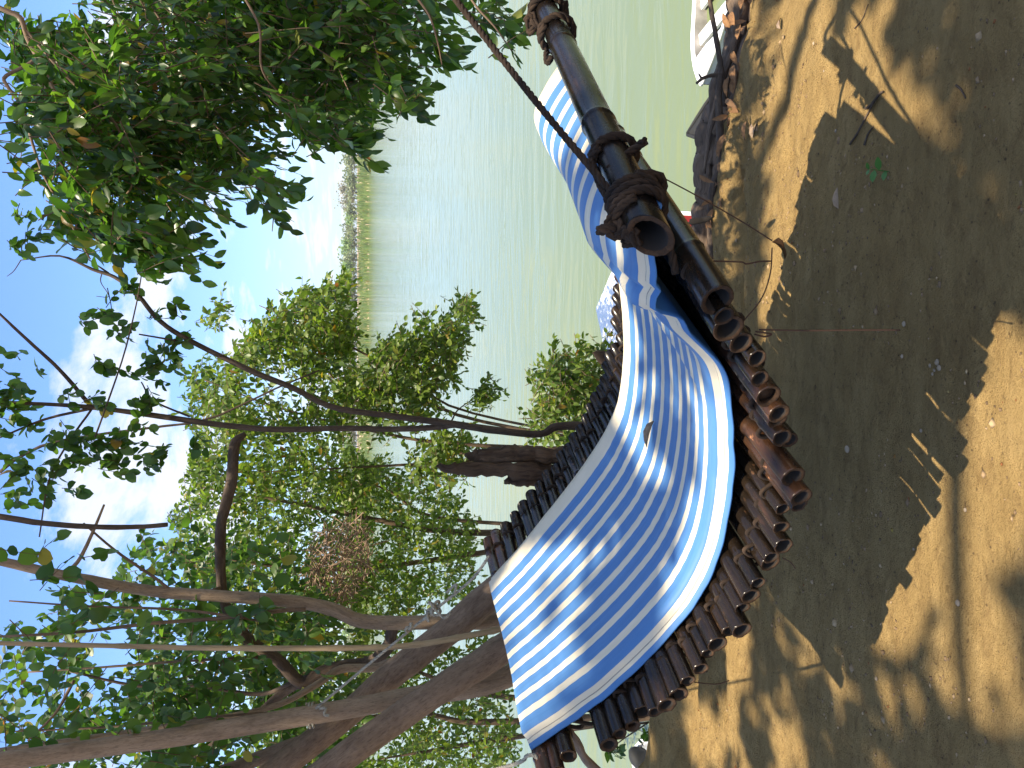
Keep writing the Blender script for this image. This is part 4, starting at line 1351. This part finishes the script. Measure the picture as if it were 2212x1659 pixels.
def lit(xd, yd, rx, ry, z=None):
    """an opening in the canopy that lets the sun reach this spot"""
    g = PZ(xd, yd, -1.4 if z is None else z)
    a = PZ(xd + rx, yd, -1.4 if z is None else z); b = PZ(xd, yd + ry, -1.4 if z is None else z)
    LIT.append((g[0], g[1], g[2], abs(b[0] - g[0]), abs(a[1] - g[1])))


for q in [(1695, 120, 70, 200), (1740, 330, 80, 180), (1700, 480, 60, 120), (1850, 190, 60, 130), (1900, 290, 70, 90), (1680, 620, 40, 160), (2090, 960, 150, 210), (2180, 760, 60, 200), (2190, 480, 50, 110), (1935, 1275, 40, 60), (2060, 1190, 90, 90), (2120, 1280, 80, 130), (2170, 1420, 40, 80), (1795, 1440, 22, 34), (1945, 1475, 22, 34), (1560, 1600, 40, 36), (1690, 1610, 18, 26), (1490, 1600, 30, 70), (1580, 1500, 20, 20), (1925, 1130, 40, 70)]:
    lit(*q)
for q in [(1190, 1250, 34, 44, -.60), (1240, 1195, 34, 34, -.62), (1125, 1385, 28, 36, -.52), (1258, 1400, 38, 34, -.6), (1105, 1500, 20, 30, -.5), (1400, 1010, 20, 40, -.78), (1345, 740, 16, 90, -.72), (1510, 740, 40, 70, -.68), (1560, 950, 26, 70, -.80), (1345, 880, 20, 60, -.74), (1460, 1130, 30, 22, -.78), (1330, 1130, 20, 26, -.7), (1420, 860, 26, 30, -.76), (1300, 1320, 16, 16, -.65), (1170, 1560, 20, 24, -.5)]:
    lit(*q)
tot = 3500
cand = np.stack([r.uniform(-3.2, 2.9, 30000), r.uniform(-2.0, 2.2, 30000), r.uniform(4.2, 7.4, 30000)], 1)
keep = (hash_noise(cand * [1.5, 1.5, .12], 71) * .6 + hash_noise(cand * [4.2, 4.2, .2], 72) * .4) > .30
_mx = cand[:, 0] + SUNX * (cand[:, 2] + .7); _my = cand[:, 1] + SUNY * (cand[:, 2] + .7)
keep |= (_mx > -1.05) & (_mx < 1.0) & (_my > 1.0) & (_my < 2.75)
_cx = cand[:, 0] + SUNX * (cand[:, 2] - .7); _cy = cand[:, 1] + SUNY * (cand[:, 2] - .7)
keep &= ~((_cx > .2) & (_cx < 2.4) & (_cy > 2.15) & (r.random(len(cand)) < .85))
_gx = cand[:, 0] + SUNX * (cand[:, 2] + 1.4); _gy = cand[:, 1] + SUNY * (cand[:, 2] + 1.4)
keep |= (_gx > -2.0) & (_gx < -.42) & (_gy > 1.1) & (_gy < 2.7) & (hash_noise(cand * [5, 5, .2], 73) > .22)
for gx, gy, gz_, rx, ry in LIT:
    mg = .085 if gz_ < -1.3 else .03
    px = cand[:, 0] + SUNX * (cand[:, 2] - gz_); py = cand[:, 1] + SUNY * (cand[:, 2] - gz_)
    keep &= (((px - gx) / (rx + mg)) ** 2 + ((py - gy) / (ry + mg)) ** 2) > 1
_px = cand[:, 0] + SUNX * (cand[:, 2] + .45); _py = cand[:, 1] + SUNY * (cand[:, 2] + .45)
keep |= (_px > .08) & (_px < .55) & (_py > .98) & (_py < 1.42)
# nothing of the roof may stand in the open view upward
keep &= ~((cand[:, 1] > 1.0) & (cand[:, 2] < cand[:, 1] * .5 + 1.5))
cand = cand[keep][:tot]
d = r.normal(0, 1, (len(cand), 3)) * [1, 1, .4] + [0, 0, -.2]
cr.add(sprays(cand, d, r.uniform(.16, .30, len(cand)), 7, .125, .36, r, .2, .2, .2, .9, .8))
cr.build(otree, M['leaf_roof'], M['twig'])

# ------------------------------------------------------------------ driftwood, boats, litter
tb = TB()
lp = []
for xd, yd in [(1640, -80), (1612, 0), (1600, 90), (1574, 180), (1547, 290), (1534, 380), (1528, 453), (1526, 520), (1532, 640), (1545, 760)]:
    x_ = (829.5 - yd) / FPX * 3.1
    lp.append(P(xd, yd, float(np.interp(x_, EX, LY)) - .07))
q_ = np.linspace(0, 1, 60)
q_ = np.linspace(0, 1, 200)
tb.tube(smooth_path(lp, 200) + hash_noise(np.stack([q_ * 40, q_ * 0, q_ * 0], 1), 4)[:, None] * .02, np.interp(q_, [0, .3, .7, 1], [.062, .055, .048, .04]), 26, rough=.55, seed=15)
tb.tube(smooth_path([p + np.array([0, -.085, -.015]) for p in lp], 200), np.interp(q_, [0, .4, 1], [.040, .034, .024]), 20, rough=.6, seed=16)
tb.tube(smooth_path([p + np.array([0, -.03, .045]) for p in lp[:6]], 40), np.interp(np.linspace(0, 1, 40), [0, .5, 1], [.022, .018, .008]), 10, rough=.5, seed=17)
tag(tb.build('driftwood_log', M['drift']), 'flaking grey brown driftwood log along the bank edge', 'log')
tb = TB()
tb.tube(pix_path([(1530, -20, 2.9), (1539, 35, 2.9), (1550, 100, 2.9), (1560, 165, 2.92), (1568, 230, 2.93)], 20), np.linspace(.009, .014, 20), 8, rough=.15, seed=2)
tb.tube(pix_path([(1555, 160, 2.86), (1552, 220, 2.88), (1556, 300, 2.9), (1555, 360, 2.92), (1540, 405, 2.95), (1536, 470, 2.96), (1537, 560, 2.97)], 30), np.linspace(.014, .018, 30), 9, rough=.15, seed=3)
tb.tube(pix_path([(1553, 162, 2.86), (1540, 163, 2.86), (1520, 168, 2.85), (1505, 180, 2.85)], 12), np.linspace(.009, .006, 12), 7, rough=.2, seed=4)
tb.tube(pix_path([(1516, 170, 2.85), (1511, 162, 2.85), (1509, 158, 2.85)], 6), np.linspace(.005, .002, 6), 6)
tag(tb.build('driftwood_branch', M['bark_dark']), 'crooked dark dead branch with an upturned tip lying along the log', 'branch')
tb = TB()
tb.tube(pix_path([(1488, 482, 2.35), (1500, 478, 2.33), (1520, 475, 2.32), (1544, 468, 2.3)], 12), [.004] * 2 + [.012] * 5 + [.010] * 3 + [.004, .001], 8, rough=.2)
tag(tb.build('hanging_splinter', M['hollow']), 'black splinter of bark hanging under the thick lower cane', 'bark')


def skiff(name, label, tip, axis, length, beam, depth, mats, thwarts, z_gun, deck=.35, raise_at=None):
    """an open pointed skiff; tip = bow tip (x, y), axis = direction from bow to stern"""
    axv = nrm(np.array([axis[0], axis[1], 0])); sd = np.array([-axv[1], axv[0], 0])
    root = empty(name, (tip[0] + axv[0] * length / 2, tip[1] + axv[1] * length / 2, WATER_Z), label, 'boat')
    n = 18
    prof = [(0, 1.0), (.10, .95), (.55, .55), (1.0, .0)]

    def sec(q, inner=0.0):
        hw = beam / 2 * min(1, (1 - (1 - min(q / .32, 1)) ** 2)) * (1 - .12 * max(0, q - .6)) - inner
        hw = max(hw, .004)
        zg = z_gun + .16 * (1 - q) ** 3
        zb = z_gun - depth * min(1, .45 + q * 2.2) + inner
        o = np.array([tip[0], tip[1], 0]) + axv * (q * length + (.02 if inner else 0))
        pts = []
        for a, b in [(-1, 1), (-.97, .6), (-.8, .15), (-.35, 0), (.35, 0), (.8, .15), (.97, .6), (1, 1)]:
            pts.append(o + sd * a * hw + np.array([0, 0, zb + (zg - zb) * b]))
        return pts
    V, F, MI = [], [], []
    for inner in (0.0, .02):
        b0 = len(V)
        for i in range(n): V += sec(i / (n - 1), inner)
        for i in range(n - 1):
            for j in range(7):
                k = b0 + i * 8 + j
                F.append([k, k + 1, k + 9, k + 8] if inner else [k, k + 8, k + 9, k + 1]); MI.append(1 if inner else 0)
        e = b0 + (n - 1) * 8
        F.append([e + j for j in range(8)]); MI.append(1 if inner else 0)
    for i in range(n - 1):
        for j in (0, 7):
            k = i * 8 + j; m = n * 8 + k
            F.append([k, k + 8, m + 8, m]); MI.append(0)
    part(root, mesh_obj('hull', V, F, [mats[0], mats[1]], smooth=False, mat_idx=MI))
    tb = TB()
    for j in (0, 7):
        tb.tube([np.array(sec(i / (n - 1))[j]) + [0, 0, .006] for i in range(n)], .014, 8)
    tb.build('gunwale', mats[2], root)
    # foredeck
    V, F = [], []
    for i in range(6):
        q = deck * i / 5
        p = sec(q); V += [p[0] + np.array([0, 0, .004]), (p[0] + p[7]) / 2 + [0, 0, .02], p[7] + np.array([0, 0, .004])]
    for i in range(5):
        for j in range(2):
            k = i * 3 + j; F.append([k, k + 1, k + 4, k + 3])
    m0 = len(V); V2 = V + [v - np.array([0, 0, .012]) for v in V]
    F2 = F + [[i + m0 for i in f][::-1] for f in F]
    part(root, mesh_obj('foredeck', V2, F2, [mats[2]], smooth=False))
    for q in thwarts:
        p = sec(q)
        c = (p[0] + p[7]) / 2 - [0, 0, .05]
        tb = TB(); tb.box(c, axv * .05, sd * (np.linalg.norm(p[0] - p[7]) / 2 - .02), np.array([0, 0, .012]))
        tb.build('thwart', mats[2], root, smooth=False)
    return root


bt = PZ(1540, 184, -2.42)
skiff('aluminium_skiff', 'white aluminium skiff with cross seats moored below the bank at right', bt[:2], (1.0, .10), 1.9, .62, .30, [M['white_hull'], M['alloy_in'], M['white_hull']], [.26, .42, .7], -2.50, deck=.16)
tb = TB()
# raised white stern locker seen as a peaked plate on the skiff
q = PZ(1496, 46, -2.28)
bt = PZ(1515, 292, -2.40)
skiff('black_dinghy', 'black dinghy with a white rim, its bow just past the driftwood log', (bt[0], bt[1]), (.12, -1.0), 1.6, .42, .25, [M['dark_hull'], M['dark_hull'], M['dark_hull']], [.6], -2.46, deck=.12)


def red_boat():
    z = -2.15
    c = PZ(1462, 457, z)
    root = empty('red_boat', (c[0] - .5, c[1] + .25, WATER_Z), 'red boat with a white corner trim glimpsed behind the thick lower cane', 'boat')
    tb = TB()
    L, W, H = .55, .22, .22
    m = np.array([c[0] - L - .01, c[1] + W, z - H])
    for sx in (-1, 1): tb.box(m + [sx * (L - .012), 0, 0], [.012, 0, 0], [0, W - .026, 0], [0, 0, H])
    for sy in (-1, 1): tb.box(m + [0, sy * (W - .012), 0], [L, 0, 0], [0, .012, 0], [0, 0, H])
    tb.box(m - [0, 0, H - .05], [L - .026, 0, 0], [0, W - .026, 0], [0, 0, .02])
    tb.build('hull', M['red_hull'], root, smooth=False)
    tb = TB()
    for sx in (-1, 1): tb.tube([m + [sx * L, -W, -H], m + [sx * L, -W, H]], .014, 8)
    tb.tube([m + [-L, -W, H], m + [L, -W, H]], .014, 8)
    tb.build('trim', M['white_hull'], root)


red_boat()


def pontoon():
    z = -2.30
    c2 = PZ(1287, 667, z); c1 = PZ(1337, 550, z)
    u = nrm(c1 - c2); v = np.array([u[1], -u[0], 0]);
    if v[0] > 0: v = -v
    L, W = 1.25, 1.15
    ctr = c2 + u * L / 2 + v * W / 2
    root = empty('deck_boat', (ctr[0], ctr[1], WATER_Z), 'white flat decked boat with square corners moored behind the lounger', 'boat')
    tb = TB()
    tb.box(ctr - [0, 0, .03], u * L / 2, v * W / 2, np.array([0, 0, .03]))
    o = tb.build('deck', M['white_hull'], root, smooth=False)
    tb = TB()
    tb.box(ctr - [0, 0, .205], u * (L / 2 - .05), v * (W / 2 - .06), np.array([0, 0, .143]))
    tb.build('hull', M['white_hull'], root, smooth=False)
    tb = TB()
    for sgn in (-1, 1):
        tb.tube([ctr - u * L / 2 + v * sgn * (W / 2 + .006) - [0, 0, .03], ctr + u * L / 2 + v * sgn * (W / 2 + .006) - [0, 0, .03]], .018, 8)
        tb.tube([ctr + u * sgn * (L / 2 + .006) - v * W / 2 - [0, 0, .03], ctr + u * sgn * (L / 2 + .006) + v * W / 2 - [0, 0, .03]], .018, 8)
    tb.build('rub_rail', M['white_hull'], root)
    tb = TB()
    tb.box(ctr + u * .2 + [0, 0, .012], u * .25, v * .3, np.array([0, 0, .012]))
    tb.build('hatch', M['white_hull'], root, smooth=False)


pontoon()


def left_boat():
    z = -2.25
    a = PZ(1364, 1627, z); b = PZ(1415, 1567, z)
    u = nrm(b - a); v = np.array([-u[1], u[0], 0])
    if v[1] > 0: v = -v
    L, W = 2.6, .9
    root = empty('motor_boat', a + u * L / 2, 'white boat with black outboard behind the sandy mound at left', 'boat')
    tb = TB()
    tb.tube([a - u * .02, a + u * L], .02, 8); tb.tube([a + v * W, a + v * W + u * L], .02, 8); tb.tube([a, a + v * W], .02, 8)
    tb.build('gunwale', M['white_hull'], root)
    tb = TB()
    tb.box(a + u * L / 2 - [0, 0, .17] + v * .01, u * L / 2, v * .012, np.array([0, 0, .15]))
    tb.box(a + v * (W - .01) + u * L / 2 - [0, 0, .17], u * L / 2, v * .012, np.array([0, 0, .15]))
    tb.box(a + v * W / 2 - [0, 0, .17] + u * .01, u * .012, v * (W / 2 - .025), np.array([0, 0, .15]))
    tb.box(a + v * W / 2 + u * L / 2 - [0, 0, .30], u * (L / 2 - .03), v * (W / 2 - .03), np.array([0, 0, .015]))
    tb.build('hull', M['white_hull'], root, smooth=False)
    # black outboard motor on the transom
    m = P(1392, 1640, a[1] - .25)
    tb = TB()
    tb.tube(smooth_path([m + [0, 0, .12], m + [.02, 0, .05], m + [.0, 0, -.03]], 8), np.array([.03, .075, .085, .085, .08, .075, .06, .04]), 12)
    o = tb.build('motor_cowl', M['dark_hull'], root)
    tb = TB(); tb.tube([m + [0, 0, .0], m + [0, 0, -.35]], .03, 8); tb.build('motor_leg', M['dark_hull'], root)
    tb = TB(); tb.tube(smooth_path([P(1379, 1617, a[1] - .12), P(1384, 1635, a[1] - .2), P(1392, 1668, a[1] - .3)], 8), .02, 8); tb.build('tiller', M['dark_hull'], root)
    tb = TB(); tb.box(a + v * W * .5 + u * .8 - [0, 0, .12], u * .12, v * (W / 2 - .03), np.array([0, 0, .02])); tb.build('seat', M['dark_hull'], root, smooth=False)


left_boat()

# seedling
sp = PZ(1937, 372, -1.40); sp[2] = ground_z(sp[0], sp[1])
seed = empty('seedling', sp, 'tiny green seedling sprouting alone from the shaded sand', 'plant')
tb = TB(); tb.tube(smooth_path([sp, sp + [.002, 0, .03], sp + [.004, 0, .062]], 8), np.linspace(.0016, .0009, 8), 6); tb.build('stem', M['seedling'], seed)
for dz, dx, L in [(.012, -.03, .030), (.030, .035, .036), (.045, -.035, .036), (.062, .02, .02), (.062, -.02, .018)]:
    V, q, t = leaf_mesh(np.array([sp + [.002, 0, dz]]), nrm(np.array([[dx, -.006, .012]])), nrm(np.array([[0, -.5, 1.0]])), np.array([L]), np.array([L * .26]), np.array([.1]), np.array([.1]))
    part(seed, mesh_obj('leaf', V, [list(x) for x in q] + [list(x) for x in t], M['seedling']))

# dry leaf caught on the string
n_ = P(1668, 522, 1.27)
curled_leaf('dry_leaf', n_, np.array([-.2, .05, -.9]), np.array([.6, -.8, 0]), .05, .012, M['dry_leaf'], 'withered brown leaf caught on the string below the poles', curl=.6, fold=.8)

# litter
r = np.random.default_rng(77)
BARK = 'curled brown leaf among the bark litter at the log'
for xd, yd in [(1577, 60), (1583, 110), (1592, 85), (1598, 130), (1575, 165), (1585, 180), (1590, 215), (1567, 215), (1605, 75), (1560, 300), (1570, 440), (1545, 480), (1540, 510), (1510, 378), (1552, 340), (1600, 20), (1580, 25), (1612, 45), (1604, 150), (1596, 165), (1588, 235), (1580, 250), (1578, 275), (1572, 330), (1562, 350), (1575, 400), (1560, 395), (1556, 470), (1565, 500), (1552, 530), (1620, 10), (1585, 140)]:
    p = P(xd, yd, float(np.interp((829.5 - yd) / FPX * 3.1, EX, EY)) - .09)
    p[2] = max(p[2], float(ground_z(p[0], p[1])) + .008)
    curled_leaf('fallen_leaf', p, np.array([r.normal(), r.normal() * .4, r.normal() * .25]), np.array([r.normal() * .3, -.5, 1]), r.uniform(.05, .085), r.uniform(.010, .018), M['dry_leaf'], BARK, 'leaf', 'leaf litter along the log', curl=r.uniform(-.2, .6), fold=r.uniform(.3, 1))
for xd, yd, L, lab in [(1640, 300, .085, 'curled grey leaf lying on the dusty bank below the log'), (1618, 262, .07, 'dark red brown leaf on the shaded bank below the log'), (1570, 428, .04, 'small orange leaf at the foot of the bank log'), (1688, 63, .06, 'pale twig like leaf upright on the sunlit bank slope'), (1663, 3, .04, 'yellow leaf at the right edge of the bank'), (1883, 455, .06, 'flat tan leaf fragment on the shaded sand near the seedling')]:
    p = PZ(xd, yd, -1.5); p[2] = ground_z(p[0], p[1]) + .008
    curled_leaf('fallen_leaf', p, np.array([r.normal(), r.normal() * .5, .1]), np.array([r.normal() * .2, -.3, 1]), L, L * .17, M['pale_leaf'] if 'grey' in lab or 'pale' in lab or 'tan' in lab else M['dry_leaf'], lab, 'leaf', None, .4, .7)
for pts, rad, lab in [([(1840, 312), (1858, 290), (1880, 255), (1912, 210)], .0035, 'thin dark twig lying across the pole shadow'), ([(1880, 235), (1895, 228), (1925, 205), (1935, 200)], .0045, 'short crooked twig in the lit patch between shadows'), ([(1885, 315), (1890, 290), (1905, 275)], .003, 'dark curved twig beside the pole shadow'), ([(2128, 190), (2140, 200), (2150, 218)], .003, 'small brown twig on the shaded sand at far right'), ([(1832, 60), (1850, 40), (1868, 8)], .002, 'long hair thin twig at the right edge of the sand')]:
    w = []
    for xd, yd in pts:
        p = PZ(xd, yd, -1.42); p[2] = ground_z(p[0], p[1]) + rad * 1.2; w.append(p)
    tb = TB(); tb.tube(smooth_path(w, 14), np.linspace(rad, rad * .6, 14), 6, rough=.3, seed=len(lab))
    tag(tb.build('twig', M['bark_dark']), lab, 'twig')


def pebble(xd, yd, s, lab, group=None, mat='stone'):
    p = PZ(xd, yd, -1.38); p[2] = ground_z(p[0], p[1])
    u = np.linspace(0, 2 * np.pi, 10, endpoint=False); V, F = [], []
    rr = np.random.default_rng(int(xd * 7 + yd))
    for i, ph in enumerate(np.linspace(-1.35, 1.35, 7)):
        for a in u:
            d = np.array([math.cos(a) * math.cos(ph), math.sin(a) * math.cos(ph) * .75, math.sin(ph) * .55])
            V.append(p + d * s * (1 + .25 * (hash_noise(np.array([d * 2 + rr.random()]), 3)[0] - .5)) + [0, 0, s * .3])
    for i in range(6):
        for j in range(10):
            F.append([i * 10 + j, i * 10 + (j + 1) % 10, (i + 1) * 10 + (j + 1) % 10, (i + 1) * 10 + j])
    F.append(list(range(10))[::-1]); F.append([60 + j for j in range(10)])
    tag(mesh_obj('pebble', V, F, M[mat]), lab, 'stone', group)


pebble(1838, 970, .011, 'single pale yellowish pebble in the deep shade of the lounger')
for xd, yd in [(2030, 790), (2045, 800), (2060, 795), (2052, 783), (2038, 808), (2010, 930), (1965, 700), (1990, 1185), (2100, 1300), (1905, 1465), (2120, 1100), (1960, 770), (1740, 150), (1765, 280), (1720, 90)]:
    pebble(xd, yd, r.uniform(.004, .008), 'small dusty pebble on the sand', 'pebbles scattered on the sand')


def grit():
    r = np.random.default_rng(88)
    n = 5200
    x = r.uniform(-2.2, 2.0, n); y = r.uniform(1.05, 3.1, n)
    k = (hash_noise(np.stack([x * 2.2, y * 2.6, x * 0], -1), 91) * .6 + hash_noise(np.stack([x * 7, y * 7, x * 0], -1), 92) * .4) > .50
    x, y = x[k], y[k]; n = len(x)
    ye = np.interp(x, EX, EY); k = y < ye - .06
    x, y = x[k], y[k]; n = len(x)
    z = ground_z(x, y)
    sz = r.uniform(.0016, .0045, n) * (1 + 1.3 * (r.random(n) < .08))
    base = np.array([[1, 0, 0], [0, 1, 0], [-1, 0, 0], [0, -1, 0], [0, 0, .8], [0, 0, -.6]], float)
    V = base[None] * sz[:, None, None] * r.uniform(.6, 1.4, (n, 6, 1))
    a = r.uniform(0, 6.28, n); ca, sa = np.cos(a)[:, None], np.sin(a)[:, None]
    X = V[..., 0] * ca - V[..., 1] * sa; Y = V[..., 0] * sa + V[..., 1] * ca
    V = np.stack([X * r.uniform(1, 1.8, (n, 1)), Y, V[..., 2]], -1) + np.stack([x, y, z + .0005], -1)[:, None, :]
    T = np.array([[0, 1, 4], [1, 2, 4], [2, 3, 4], [3, 0, 4], [1, 0, 5], [2, 1, 5], [3, 2, 5], [0, 3, 5]])
    F = (T[None] + (np.arange(n) * 6)[:, None, None]).reshape(-1, 3)
    o = big_mesh('loose_grit', V.reshape(-1, 3), [F], M['grit'], smooth=True)
    tag(o, 'loose crumbs of dry earth and grit strewn over the sand', 'grit', kind='stuff')


M['grit'] = mat_leaf('earth_crumbs', (.11, .070, .035), (.24, .155, .08), (.40, .28, .15), (0, 0, 0), .96, 0.0, .9)
grit()


# ------------------------------------------------------------------ the air over the river: thin summer haze
def haze():
    m = bpy.data.materials.new('thin_summer_haze')
    m.use_nodes = True
    N, L = m.node_tree.nodes, m.node_tree.links
    N.clear()
    out = N.new('ShaderNodeOutputMaterial')
    v = N.new('ShaderNodeVolumePrincipled')
    v.inputs['Color'].default_value = (.86, .91, .97, 1)
    v.inputs['Density'].default_value = .00035
    v.inputs['Anisotropy'].default_value = .2
    L.new(v.outputs[0], out.inputs['Volume'])
    tb = TB()
    tb.box([0, 1850, 5.5], [980, 0, 0], [0, 2250, 0], [0, 0, 10.5])
    o = tb.build('haze', m, smooth=False)
    tag(o, 'thin pale haze in the air over the river', 'haze', kind='stuff')


haze()
